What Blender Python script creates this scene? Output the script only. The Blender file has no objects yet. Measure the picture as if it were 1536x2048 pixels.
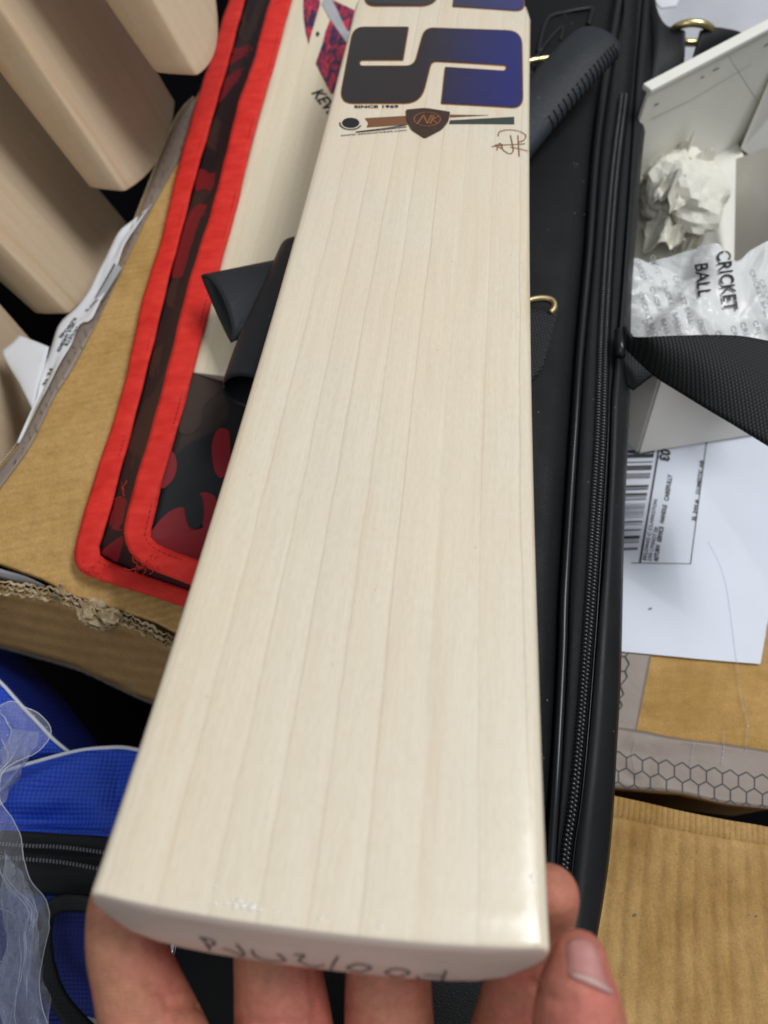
import bpy, bmesh, math, random
import numpy as np
from mathutils import Vector, Matrix
from mathutils.bvhtree import BVHTree
from mathutils.geometry import tessellate_polygon
R = math.radians
scene = bpy.context.scene
col = scene.collection
# ------------------------------------------------------------------ camera
CAM = Vector((0, 0, 0.60)); TILT = R(25.5); FPX = 1540.0
cd = bpy.data.cameras.new('camera'); cam = bpy.data.objects.new('camera', cd); col.objects.link(cam)
cam.location = CAM; cam.rotation_euler = (TILT, 0, 0)
cd.sensor_fit = 'VERTICAL'; cd.sensor_height = 36.0; cd.lens = 36.0 * FPX / 2048
cd.clip_start = 0.01; cd.clip_end = 50
cd.dof.use_dof = True; cd.dof.focus_distance = 0.318; cd.dof.aperture_fstop = 9.5
scene.camera = cam
# ------------------------------------------------------------------ world + lamps (indoor shop light, plus an added fill)
w = bpy.data.worlds.new('World'); scene.world = w; w.use_nodes = True
bgn = w.node_tree.nodes['Background']; bgn.inputs[0].default_value = (0.93, 0.96, 1.0, 1); bgn.inputs[1].default_value = 0.30
def area(name, loc, target, sx, sy, power, color):
    l = bpy.data.lights.new(name, 'AREA'); l.shape = 'RECTANGLE'; l.size = sx; l.size_y = sy; l.energy = power; l.color = color
    o = bpy.data.objects.new(name, l); col.objects.link(o); o.location = loc
    o.rotation_euler = (Vector(target) - Vector(loc)).to_track_quat('-Z', 'Y').to_euler()
    return o
area('fill_lamp_behind', (-0.5, -1.0, 2.50), (0.05, 0.3, 0.25), 1.2, 0.8, 9, (0.97, 0.99, 1.0))  # added fill behind the camera, brightens faces turned this way
area('ceiling_panel_lamp', (1.19, 0.78, 2.50), (0.05, 0.3, 0.25), 1.3, 0.62, 46, (0.98, 0.99, 1.0))
scene.view_settings.view_transform = 'Standard'; scene.view_settings.look = 'None'
scene.view_settings.exposure = 0.0; scene.view_settings.gamma = 1.0
scene.cycles.max_bounces = 8; scene.cycles.transparent_max_bounces = 12
scene.cycles.caustics_reflective = False; scene.cycles.caustics_refractive = False
# ------------------------------------------------------------------ projection helpers
ct, st = math.cos(TILT), math.sin(TILT)
def ray(px, py):
    dx, dy = (px - 768) / FPX, (1024 - py) / FPX
    return Vector((dx, dy * ct + st, dy * st - ct))
def P(px, py, z):
    r = ray(px, py); return CAM + r * ((z - CAM.z) / r.z)
def PD(px, py, d): return CAM + ray(px, py) * d
def onplane(px, py, o, n):
    r = ray(px, py); return CAM + r * ((o - CAM).dot(n) / r.dot(n))
def prj(p):
    q = p - CAM; y = q.y * ct + q.z * st; d = q.y * st - q.z * ct
    return 768 + FPX * q.x / d, 1024 - FPX * y / d
def interp(pts, t):
    if t <= pts[0][0]: i = 0
    elif t >= pts[-1][0]: i = len(pts) - 2
    else:
        i = 0
        while not (pts[i][0] <= t <= pts[i + 1][0]): i += 1
    a, b = pts[i], pts[i + 1]; k = (t - a[0]) / (b[0] - a[0])
    return a[1] + (b[1] - a[1]) * k
def smooth_interp(pts, t):     # Catmull-Rom on (t, value)
    n = len(pts); t = max(pts[0][0], min(pts[-1][0], t)); i = 0
    while i < n - 2 and t > pts[i + 1][0]: i += 1
    (t1, y1), (t2, y2) = pts[i], pts[i + 1]
    m1 = (pts[i + 1][1] - pts[i - 1][1]) / (pts[i + 1][0] - pts[i - 1][0]) if i > 0 else (y2 - y1) / (t2 - t1)
    m2 = (pts[i + 2][1] - pts[i][1]) / (pts[i + 2][0] - pts[i][0]) if i < n - 2 else (y2 - y1) / (t2 - t1)
    h = t2 - t1; s = (t - t1) / h
    return (2*s**3-3*s**2+1)*y1 + (s**3-2*s**2+s)*h*m1 + (-2*s**3+3*s**2)*y2 + (s**3-s**2)*h*m2
def spline(pts, n=8, closed=False):
    pts = [Vector(p) for p in pts]; out = []; N = len(pts)
    segs = N if closed else N - 1
    for i in range(segs):
        if closed: p0, p1, p2, p3 = pts[(i-1) % N], pts[i], pts[(i+1) % N], pts[(i+2) % N]
        else: p0, p1, p2, p3 = pts[max(i-1, 0)], pts[i], pts[i+1], pts[min(i+2, N-1)]
        for k in range(n):
            t = k / n
            out.append(0.5 * ((2*p1) + (p2-p0)*t + (2*p0-5*p1+4*p2-p3)*t*t + (3*p1-p0-3*p2+p3)*t**3))
    if not closed: out.append(pts[-1])
    return out
# ------------------------------------------------------------------ object helpers
def thing(name, label, cat, loc=(0, 0, 0), group=None, mat=None):
    o = bpy.data.objects.new(name, None); col.objects.link(o)
    if mat is not None: o.matrix_world = mat
    else: o.location = loc
    o.empty_display_size = 0.02
    o['label'] = label; o['category'] = cat
    if group: o['group'] = group
    return o
def tag(o, label, cat, group=None):
    o['label'] = label; o['category'] = cat
    if group: o['group'] = group
    return o
def worldmat(o):
    m = Matrix.LocRotScale(o.location, o.rotation_euler, o.scale) if o.rotation_mode != 'QUATERNION' else o.matrix_basis.copy()
    return worldmat(o.parent) @ o.matrix_basis if o.parent else o.matrix_basis.copy()
def mk(name, verts, faces, mat, parent=None, smooth=False, local=False, label=None, uv=None):
    """world-space verts -> one mesh object under parent (verts brought into the parent's frame)"""
    me = bpy.data.meshes.new(name)
    if parent is not None and not local:
        im = worldmat(parent).inverted(); verts = [im @ Vector(v) for v in verts]
    origin = Vector((0, 0, 0))
    if parent is None:
        n = max(1, len(verts)); origin = sum((Vector(v) for v in verts), Vector()) / n
        origin.z = min(Vector(v).z for v in verts)
        verts = [Vector(v) - origin for v in verts]
    me.from_pydata([tuple(v) for v in verts], [], faces); me.update()
    if smooth: me.polygons.foreach_set('use_smooth', [True] * len(me.polygons))
    if mat: me.materials.append(mat)
    if uv is not None:
        lay = me.uv_layers.new(name='UVMap')
        for l in me.loops: lay.data[l.index].uv = uv[l.vertex_index]
    o = bpy.data.objects.new(name, me); col.objects.link(o); o.location = origin
    if parent is not None: o.parent = parent; o.location = (0, 0, 0)
    if label: o['label'] = label
    return o
def fix_normals(o):
    bm = bmesh.new(); bm.from_mesh(o.data); bmesh.ops.recalc_face_normals(bm, faces=bm.faces); bm.to_mesh(o.data); bm.free(); return o
def bevel(o, width, seg=2, angle=40):
    m = o.modifiers.new('bevel', 'BEVEL'); m.width = width; m.segments = seg; m.limit_method = 'ANGLE'; m.angle_limit = R(angle); return o
def solid(o, th, offset=-1):
    m = o.modifiers.new('solid', 'SOLIDIFY'); m.thickness = th; m.offset = offset; return o
def prism_geo(top, down):
    """top: list of world points (polygon); down: Vector offset. returns verts, faces"""
    n = len(top); top = [Vector(p) for p in top]
    v = top + [p + down for p in top]
    tris = tessellate_polygon([top]); f = []
    for t in tris:
        a, b, c = t; f.append((a, b, c)); f.append((c + n, b + n, a + n))
    for i in range(n):
        j = (i + 1) % n; f.append((i, j, j + n, i + n))
    return v, f
def prism(name, top, down, mat, parent=None, **k):
    v, f = prism_geo(top, Vector(down)); o = mk(name, v, f, mat, parent, **k); fix_normals(o); return o
def join_geo(parts):
    V, F = [], []
    for v, f in parts:
        b = len(V); V += list(v); F += [tuple(i + b for i in q) for q in f]
    return V, F
def slab_px(name, pts, z, th, mat, parent=None, **k):
    return prism(name, [P(x, y, z) for x, y in pts], (0, 0, -th), mat, parent, **k)
def grid_geo(fn, nu, nv):
    V = [fn(i / (nu - 1), j / (nv - 1)) for j in range(nv) for i in range(nu)]
    F = [(j*nu+i, j*nu+i+1, (j+1)*nu+i+1, (j+1)*nu+i) for j in range(nv-1) for i in range(nu-1)]
    return V, F
def tube_geo(pts, rad, seg=10, flat=1.0, up=None, cap=True, hollow=0.0):
    pts = [Vector(p) for p in pts]; n = len(pts); V, F = [], []
    rf = rad if callable(rad) else (lambda t: rad)
    prev = None
    for i, p in enumerate(pts):
        t = (pts[min(i+1, n-1)] - pts[max(i-1, 0)]).normalized()
        if up is not None: s = t.cross(Vector(up)).normalized()
        elif prev is None:
            s = t.cross(Vector((0, 0, 1)));  s = s.normalized() if s.length > 1e-4 else Vector((1, 0, 0))
        else: s = (prev - t * prev.dot(t)).normalized()
        prev = s; q = s.cross(t).normalized(); r = rf(i / (n - 1))
        for k in range(seg):
            a = 2 * math.pi * k / seg; V.append(p + s * (math.cos(a) * r) + q * (math.sin(a) * r * flat))
    for i in range(n - 1):
        for k in range(seg):
            a, b = i*seg+k, i*seg+(k+1) % seg; F.append((a, b, b+seg, a+seg))
    if cap: F.append(tuple(range(seg-1, -1, -1))); F.append(tuple((n-1)*seg+k for k in range(seg)))
    return V, F
def stroke_geo(pts, width, nrm, lift):
    """flat ribbon of print along pts lying on a surface with normal nrm"""
    pts = [Vector(p) for p in pts]; nrm = Vector(nrm).normalized(); V, F = [], []
    for i, p in enumerate(pts):
        t = (pts[min(i+1, len(pts)-1)] - pts[max(i-1, 0)]).normalized(); s = nrm.cross(t).normalized() * width / 2
        V += [p + s + nrm * lift, p - s + nrm * lift]
    for i in range(len(pts)-1): F.append((2*i, 2*i+1, 2*i+3, 2*i+2))
    return V, F
_font_cache = {}
def text_geo(s, size, origin, xdir, ydir, bold=0.0, lift=0.0, squeeze=1.0, z=0.0):
    """font outline -> flat mesh pieces on the plane (origin, xdir, ydir)"""
    key = (s, bold)
    if key not in _font_cache:
        cu = bpy.data.curves.new('txt', 'FONT'); cu.body = s; cu.size = 1.0; cu.offset = bold; cu.resolution_u = 3
        o = bpy.data.objects.new('txt', cu); col.objects.link(o)
        dg = bpy.context.evaluated_depsgraph_get(); me = bpy.data.meshes.new_from_object(o.evaluated_get(dg))
        _font_cache[key] = ([v.co.copy() for v in me.vertices], [tuple(p.vertices) for p in me.polygons])
        bpy.data.objects.remove(o); bpy.data.curves.remove(cu); bpy.data.meshes.remove(me)
    V, F = _font_cache[key]; X = Vector(xdir).normalized(); Y = Vector(ydir).normalized(); N = X.cross(Y)
    return [Vector(origin) + X * (v.x * size * squeeze) + Y * (v.y * size) + N * lift for v in V], F
def crease_field(seed, n, amp, L=1.0, p=1.0):
    rnd = random.Random(seed); lines = []
    for _ in range(n):
        a = rnd.uniform(0, math.pi); lines.append((math.cos(a), math.sin(a), rnd.uniform(-L, L), rnd.choice((-1, 1)) * rnd.uniform(.3, 1), rnd.uniform(.12, .5) * L))
    def f(x, y):
        s = 0
        for c, d, o, w_, wd in lines:
            q = abs(x * c + y * d - o) / wd
            if q < 1: s += w_ * (1 - q)
        return s * amp
    return f
# ------------------------------------------------------------------ materials
def srgb(r, g, b):
    f = lambda c: (c / 12.92 if c <= .04045 else ((c + .055) / 1.055) ** 2.4)
    return (f(r/255), f(g/255), f(b/255), 1)
class NT:
    def __init__(s, name, rough=0.6, spec=0.4, base=(.5, .5, .5, 1)):
        s.m = bpy.data.materials.new(name); s.m.use_nodes = True; s.t = s.m.node_tree
        s.b = s.t.nodes['Principled BSDF']; s.b.inputs['Roughness'].default_value = rough
        s.b.inputs['Specular IOR Level'].default_value = spec; s.b.inputs['Base Color'].default_value = base
        s.tc = s.n('ShaderNodeTexCoord')
    def n(s, typ, **k):
        o = s.t.nodes.new(typ)
        for a, v in k.items(): setattr(o, a, v)
        return o
    def l(s, a, b): s.t.links.new(a, b)
    def mapping(s, scale=(1, 1, 1), rot=(0, 0, 0), loc=(0, 0, 0), src=None):
        o = s.n('ShaderNodeMapping'); o.inputs['Scale'].default_value = scale; o.inputs['Rotation'].default_value = rot; o.inputs['Location'].default_value = loc
        s.l(src or s.tc.outputs['Object'], o.inputs[0]); return o.outputs[0]
    def noise(s, vec, scale, detail=4, rough=.55, dist=0):
        o = s.n('ShaderNodeTexNoise'); o.inputs['Scale'].default_value = scale; o.inputs['Detail'].default_value = detail
        o.inputs['Roughness'].default_value = rough; o.inputs['Distortion'].default_value = dist; s.l(vec, o.inputs['Vector']); return o.outputs['Fac']
    def ramp(s, fac, stops, interp='LINEAR'):
        o = s.n('ShaderNodeValToRGB'); o.color_ramp.interpolation = interp; e = o.color_ramp.elements
        while len(e) < len(stops): e.new(0.5)
        for i, (p, c) in enumerate(stops): e[i].position = p; e[i].color = c if len(c) == 4 else (*c, 1)
        s.l(fac, o.inputs[0]); return o.outputs[0]
    def mix(s, fac, a, b, mode='MIX'):
        o = s.n('ShaderNodeMix', data_type='RGBA', blend_type=mode)
        for i, x in ((0, fac), (6, a), (7, b)):
            if isinstance(x, (int, float)): o.inputs[i].default_value = x
            elif isinstance(x, tuple): o.inputs[i].default_value = x
            else: s.l(x, o.inputs[i])
        return o.outputs[2]
    def math(s, op, a, b=None, c=None):
        o = s.n('ShaderNodeMath', operation=op)
        for i, x in enumerate((a, b, c)):
            if x is None: continue
            if isinstance(x, (int, float)): o.inputs[i].default_value = x
            else: s.l(x, o.inputs[i])
        return o.outputs[0]
    def sep(s, vec):
        o = s.n('ShaderNodeSeparateXYZ'); s.l(vec, o.inputs[0]); return o.outputs
    def comb(s, x, y, z):
        o = s.n('ShaderNodeCombineXYZ')
        for i, q in enumerate((x, y, z)):
            if isinstance(q, (int, float)): o.inputs[i].default_value = q
            else: s.l(q, o.inputs[i])
        return o.outputs[0]
    def bump(s, h, strength=.3, dist=.001, normal=None):
        o = s.n('ShaderNodeBump'); o.inputs['Strength'].default_value = strength; o.inputs['Distance'].default_value = dist
        s.l(h, o.inputs['Height'])
        if normal: s.l(normal, o.inputs['Normal'])
        return o.outputs[0]
    def color(s, c): s.l(c, s.b.inputs['Base Color']) if not isinstance(c, tuple) else setattr(s.b.inputs['Base Color'], 'default_value', c)
    def normal(s, c): s.l(c, s.b.inputs['Normal'])
    def rough(s, c): s.l(c, s.b.inputs['Roughness'])
MAT = {}
def willow(name, W=.108, film=False, tint=(1, 1, 1), lines=(.037, .155, .268, .372, .48, .59, .71, .84, .965), soft=1.0, shift=0.0):
    t = NT(name, rough=.46, spec=.35); o = t.tc.outputs['Object']
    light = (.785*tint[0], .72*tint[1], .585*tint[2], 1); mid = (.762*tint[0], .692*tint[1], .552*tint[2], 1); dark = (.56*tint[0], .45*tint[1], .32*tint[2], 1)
    x, y, z = t.sep(o)[:3]
    warp = t.noise(t.comb(t.math('MULTIPLY', x, 6), t.math('MULTIPLY', y, 5), shift), 1.6, 3)
    wob = t.noise(t.comb(t.math('MULTIPLY', x, 40), t.math('MULTIPLY', y, 60), shift + 3), 1.0, 3)
    u = t.math('ADD', t.math('DIVIDE', x, W), .5)
    u = t.math('ADD', u, t.math('MULTIPLY', t.math('SUBTRACT', warp, .5), .032))
    u = t.math('ADD', u, t.math('MULTIPLY', t.math('SUBTRACT', wob, .5), .007))
    u = t.math('ADD', u, t.math('MULTIPLY', z, -1.2))
    st_ = [(0, mid)]
    rnd = random.Random(int(shift * 7) + 5)
    for p in lines:
        k = rnd.uniform(.15, .62) * soft
        d = tuple(m_ + (dk - m_) * k for m_, dk in zip(mid, dark))
        st_ += [(max(p - .0045, .001), light), (p, d), (p + .004, tuple(m_ * .985 for m_ in mid))]
    st_.append((1, mid)); st_ = st_[:32]
    g = t.ramp(u, st_)
    # fine fibres and broad tone
    fib = t.noise(t.mapping((900, 22, 300)), 1.0, 3, .6)
    g = t.mix(.12 if name == 'willow_rack' else .26, g, t.ramp(fib, [(.25, (.80, .76, .70)), (.75, (1.08, 1.06, 1.04))]), 'MULTIPLY')
    fleck = t.noise(t.mapping((1500, 260, 800)), 1.0, 2, .5)
    g = t.mix(.22, g, t.ramp(fleck, [(.35, (.84, .80, .74)), (.6, (1.05, 1.05, 1.05))]), 'MULTIPLY')
    tone = t.noise(t.mapping((14, 5, 10)), 1.0, 4)
    g = t.mix(.55, g, t.ramp(tone, [(.3, (.93, .92, .93)), (.5, (1.0, .985, .96)), (.72, (1.0, .94, .86))]), 'MULTIPLY')
    stain = t.noise(t.comb(t.math('MULTIPLY', x, 60), t.math('MULTIPLY', y, 7), 7.7 + shift), 1.0, 3, .6)
    g = t.mix(t.ramp(stain, [(.62, (0, 0, 0)), (.80, (.30, .30, .30))]), g, (.66*tint[0], .46*tint[1], .27*tint[2], 1))
    # warmer, streaky sapwood along the right edge and in narrow flames, plus tiny pin flecks
    flame = t.noise(t.comb(t.math('MULTIPLY', x, 190), t.math('MULTIPLY', y, 9), 2.2 + shift), 1.0, 4, .6)
    edge = t.ramp(u, [(0, (.5, .5, .5)), (.03, (0, 0, 0)), (.955, (0, 0, 0)), (.99, (.8, .8, .8))])
    g = t.mix(t.math('MULTIPLY', t.ramp(flame, [(.52, (0, 0, 0)), (.72, (1, 1, 1))]), t.math('ADD', t.math('MULTIPLY', edge, .8), .20)), g, (.62*tint[0], .44*tint[1], .25*tint[2], 1))
    if film:
        wm = t.noise(t.mapping((22, 13, 10), loc=(3.1, 1.7, 0)), 1.0, 4, .6)
        g = t.mix(t.math('MULTIPLY', t.ramp(wm, [(.42, (0, 0, 0)), (.68, (.55, .55, .55))]), t.ramp(y, [(.16, (.25, .25, .25)), (.36, (1, 1, 1))])), g, (.80, .64, .46, 1))
    pin = t.n('ShaderNodeTexVoronoi'); pin.inputs['Scale'].default_value = 90; t.l(t.mapping((1, .6, 1)), pin.inputs['Vector'])
    g = t.mix(t.ramp(pin.outputs['Distance'], [(.02, (.35, .35, .35)), (.045, (0, 0, 0))]), g, (.45, .30, .17, 1))
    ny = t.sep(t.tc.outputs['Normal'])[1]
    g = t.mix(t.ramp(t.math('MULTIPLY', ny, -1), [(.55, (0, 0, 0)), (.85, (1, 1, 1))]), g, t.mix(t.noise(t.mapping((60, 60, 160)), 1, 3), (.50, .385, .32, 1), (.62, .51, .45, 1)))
    t.color(g)
    h = t.math('ADD', t.math('MULTIPLY', fib, .6), t.math('MULTIPLY', fleck, .4))
    t.normal(t.bump(h, .12, .0004))
    t.rough(t.ramp(fib, [(.3, (.42, .42, .42)), (.7, (.56, .56, .56))]))
    if film:
        t.b.inputs['Coat Weight'].default_value = .65; t.b.inputs['Coat Roughness'].default_value = .17
        # shrink wrap: tiny puckers gather close to the toe
        near = t.ramp(t.math('MULTIPLY', y, 1.0), [(0.0, (1, 1, 1)), (.045, (.0, .0, .0))])
        pk = t.n('ShaderNodeTexVoronoi'); pk.inputs['Scale'].default_value = 260; t.l(o, pk.inputs['Vector'])
        wv = t.noise(t.mapping((26, 40, 26)), 1.0, 3)
        hh = t.math('ADD', t.math('MULTIPLY', t.math('MULTIPLY', t.math('SUBTRACT', .6, pk.outputs['Distance']), near), .12), wv)
        cb = t.bump(hh, .09, .0022); t.l(cb, t.b.inputs['Coat Normal'])
    MAT[name] = t.m; return t.m
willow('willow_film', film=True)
willow('willow_toe_bat', tint=(1.0, 1.0, .96), lines=(.08, .2, .33, .5, .63, .8, .93), soft=.08, shift=2.3, film=False)
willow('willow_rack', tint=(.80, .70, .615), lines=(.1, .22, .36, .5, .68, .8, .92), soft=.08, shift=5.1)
def plain(name, c, rough=.6, spec=.4, bumpscale=None, bs=.2, bd=.0005, metal=0):
    t = NT(name, rough, spec, c); t.b.inputs['Metallic'].default_value = metal
    n1 = t.noise(t.mapping((1, 1, 1)), 60, 4)
    t.color(t.mix(.35, c, t.ramp(n1, [(.3, (.75, .75, .75)), (.7, (1.15, 1.15, 1.15))]), 'MULTIPLY'))
    if bumpscale: t.normal(t.bump(t.noise(t.tc.outputs['Object'], bumpscale, 4), bs, bd))
    MAT[name] = t.m; return t.m
plain('print_black', (.012, .013, .014, 1), .5)
plain('print_grey', (.11, .11, .12, 1), .6)
plain('print_faint', (.36, .37, .38, 1), .7)
plain('ink_brown', (.25, .10, .03, 1), .45)
plain('ink_marker', (.03, .028, .045, 1), .4)
plain('brown_bar', (.20, .085, .035, 1), .45)
plain('green_bar', (.045, .055, .048, 1), .45)
plain('sticker_edge', (.25, .11, .03, 1), .4)
plain('gold', (.72, .58, .28, 1), .28, .5, metal=1)
plain('gold_dull', (.42, .33, .18, 1), .42, .5, metal=1)
plain('gold_thread', (.24, .145, .06, 1), .6)
plain('steel', (.7, .71, .72, 1), .25, .5, metal=1)
plain('dark_floor', (.004, .004, .005, 1), .9, .0)
plain('white_piping', (.62, .66, .74, 1), .45, .4)
plain('red_thread', (.62, .03, .02, 1), .7)
plain('tooth_black', (.055, .058, .062, 1), .25, .8)
plain('stitch_black', (.012, .014, .016, 1), .5, .4)
plain('pipe_black', (.008, .010, .012, 1), .3, .4)
plain('rubber_black', (.022, .027, .032, 1), .5, .35, 1500, .15, .0002)
plain('cloth_charcoal', (.028, .031, .031, 1), .8, .25, 3000, .3, .0003)
plain('dark_red_bag', (.12, .006, .008, 1), .7)
# sticker: printed gradient from near black to blue across the blade
t = NT('sticker_blue', .22, .5); x, y, z = t.sep(t.tc.outputs['Object'])[:3]
wv = t.noise(t.mapping((90, 25, 1)), 1.0, 2)
g = t.ramp(t.math('ADD', t.math('ADD', t.math('DIVIDE', x, .108), .5), t.math('MULTIPLY', t.math('SUBTRACT', wv, .5), .10)),
   [(0, srgb(30, 20, 18)), (.40, srgb(32, 20, 22)), (.54, srgb(30, 24, 52)), (.72, srgb(24, 24, 86)), (.9, srgb(14, 22, 104)), (1, srgb(26, 28, 92))])
t.color(g); t.b.inputs['Coat Weight'].default_value = .35; t.b.inputs['Coat Roughness'].default_value = .12
t.normal(t.bump(t.noise(t.mapping((500, 40, 1)), 1, 3), .06, .0003)); MAT['sticker_blue'] = t.m
t = NT('shield_brown', .35, .5, (.04, .018, .012, 1)); t.color(t.mix(t.noise(t.tc.outputs['Object'], 150), (.03, .013, .01, 1), (.065, .03, .018, 1))); MAT['shield_brown'] = t.m
# red tape binding
t = NT('red_binding', .62, .35); n1 = t.noise(t.mapping((30, 30, 30)), 1, 4)
wx = t.n('ShaderNodeTexWave'); wx.bands_direction = 'DIAGONAL'; wx.inputs['Scale'].default_value = 420; wx.inputs['Distortion'].default_value = .4; t.l(t.tc.outputs['Object'], wx.inputs['Vector'])
n1 = t.noise(t.mapping((70, 160, 70)), 1, 4); base = t.mix(t.ramp(n1, [(.35, (0, 0, 0)), (.7, (1, 1, 1))]), (.74, .020, .014, 1), (.90, .045, .028, 1))
t.color(t.mix(.18, base, wx.outputs['Color'], 'MULTIPLY')); wk = t.noise(t.mapping((60, 190, 60)), 1, 4, .6); t.normal(t.bump(t.math('ADD', t.math('MULTIPLY', wx.outputs['Fac'], .35), t.math('MULTIPLY', wk, 2.2)), .5, .0012)); MAT['red_binding'] = t.m
plain('binding_stitch', (.42, .012, .012, 1), .6)
t = NT('film_gloss', .06, .5, (.9, .9, .9, 1)); tr = t.n('ShaderNodeBsdfTransparent'); mx = t.n('ShaderNodeMixShader'); mx.inputs[0].default_value = .5; t.l(tr.outputs[0], mx.inputs[1]); t.l(t.b.outputs[0], mx.inputs[2]); t.b.inputs['Specular IOR Level'].default_value = 1.0; t.l(mx.outputs[0], t.t.nodes['Material Output'].inputs[0]); MAT['film_gloss'] = t.m
# camo
t = NT('camo', .62, .35); o = t.tc.outputs['Object']
def blob(seed, scale, thr, soft=.012):
    n1 = t.noise(t.mapping((1, .62, 1), loc=(seed, seed * .7, seed)), scale, 1.4, .35, .6)
    return t.ramp(n1, [(thr - soft, (0, 0, 0)), (thr + soft, (1, 1, 1))])
g = t.mix(blob(5.3, 17, .60, .004), (.0085, .0105, .014, 1), (.040, .024, .019, 1))
rip = t.n('ShaderNodeTexWave'); rip.inputs['Scale'].default_value = 500; t.l(t.mapping((1, .2, 1)), rip.inputs['Vector'])
t.color(t.mix(.25, g, rip.outputs['Color'], 'MULTIPLY')); t.normal(t.bump(t.math('ADD', t.math('MULTIPLY', rip.outputs['Fac'], .3), t.noise(o, 40)), .3, .001)); MAT['camo'] = t.m
for nm_, cc_ in (('camo_red', (.27, .010, .018, 1)), ('camo_brown', (.050, .028, .019, 1)), ('camo_black', (.0085, .0105, .014, 1))):
    t = NT(nm_, .62, .35); rip = t.n('ShaderNodeTexWave'); rip.inputs['Scale'].default_value = 500; t.l(t.mapping((1, .2, 1)), rip.inputs['Vector'])
    t.color(t.mix(.25, cc_, rip.outputs['Color'], 'MULTIPLY')); t.normal(t.bump(rip.outputs['Fac'], .15, .0005)); MAT[nm_] = t.m
# cardboard
def card(name, c1, c2, ribs=0, ribdir='X', amp=.25, rot=0):
    t = NT(name, .72, .3); o = t.mapping((1, 1, 1), rot=(0, 0, rot))
    big = t.noise(o, 18, 5); fine = t.noise(o, 900, 3); strk = t.noise(t.mapping((30, 260, 30), src=o) if ribdir == 'Y' else t.mapping((260, 30, 30), src=o), 1, 4)
    f = t.math('ADD', t.math('MULTIPLY', big, .72), t.math('MULTIPLY', strk, .28))
    g = t.mix(t.ramp(f, [(.35, (0, 0, 0)), (.65, (1, 1, 1))]), c1, c2)
    g = t.mix(.6, g, t.ramp(fine, [(.3, (.72, .68, .62)), (.7, (1.14, 1.14, 1.14))]), 'MULTIPLY'); md = t.noise(o, 130, 4, .65); g = t.mix(.6, g, t.ramp(md, [(.3, (.80, .76, .70)), (.7, (1.12, 1.12, 1.12))]), 'MULTIPLY')
    h = t.math('ADD', t.math('MULTIPLY', fine, .25), big)
    if ribs:
        wv = t.n('ShaderNodeTexWave'); wv.bands_direction = ribdir; wv.inputs['Scale'].default_value = ribs; wv.inputs['Distortion'].default_value = .8; wv.inputs['Detail'].default_value = 2; wv.inputs['Detail Scale'].default_value = .6
        t.l(o, wv.inputs['Vector'])
        g = t.mix(amp, g, t.ramp(wv.outputs['Fac'], [(0, (.82, .78, .70)), (1, (1.08, 1.08, 1.08))]), 'MULTIPLY')
        h = t.math('ADD', h, t.math('MULTIPLY', wv.outputs['Fac'], .7))
    t.color(g); t.normal(t.bump(h, .35, .0012)); MAT[name] = t.m
card('card_gold', (.43, .26, .082, 1), (.56, .36, .14, 1), 70, 'Y', .18, R(-14))
card('card_tan', (.38, .215, .050, 1), (.54, .33, .11, 1), 0, 'Y')
card('card_ribbed', (.34, .195, .055, 1), (.52, .335, .13, 1), 0, 'X')
card('card_torn', (.42, .33, .20, 1), (.60, .49, .33, 1), 0, 'X')
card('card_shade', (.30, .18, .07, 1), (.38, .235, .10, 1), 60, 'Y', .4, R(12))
card('card_grey', (.16, .14, .12, 1), (.24, .21, .18, 1), 0, 'X')
# papers
def paper(name, c, rough=.6, bs=.3, scale=60):
    t = NT(name, rough, .35, c); n1 = t.noise(t.tc.outputs['Object'], scale, 5)
    t.color(t.mix(.25, c, t.ramp(n1, [(.3, (.88, .88, .88)), (.7, (1.06, 1.06, 1.06))]), 'MULTIPLY'))
    t.normal(t.bump(n1, bs, .001)); MAT[name] = t.m; return t
paper('paper_white', (.72, .74, .78, 1)); paper('paper_label', (.66, .70, .79, 1), .5, .12, 25)
MAT['paper_label'].node_tree.nodes['Principled BSDF'].inputs['Coat Weight'].default_value = .05
paper('paper_cream', (.76, .745, .66, 1), .7); paper('box_white', (.79, .78, .715, 1), .5, .1, 30); paper('box_white_shade', (.74, .715, .67, 1), .5, .1, 30)  # last one: the box white with shade mixed into its colour
t = paper('tissue', (.70, .715, .71, 1), .4, .5, 90)
t.b.inputs['Coat Weight'].default_value = .2
paper('poly_grey', (.52, .53, .57, 1), .45)
t = NT('tape_film', .42, .35, (.24, .195, .16, 1)); n1 = t.noise(t.tc.outputs['Object'], 70, 5)
t.color(t.mix(n1, (.195, .148, .115, 1), (.265, .21, .17, 1))); t.normal(t.bump(n1, .3, .001)); MAT['tape_film'] = t.m
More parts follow.
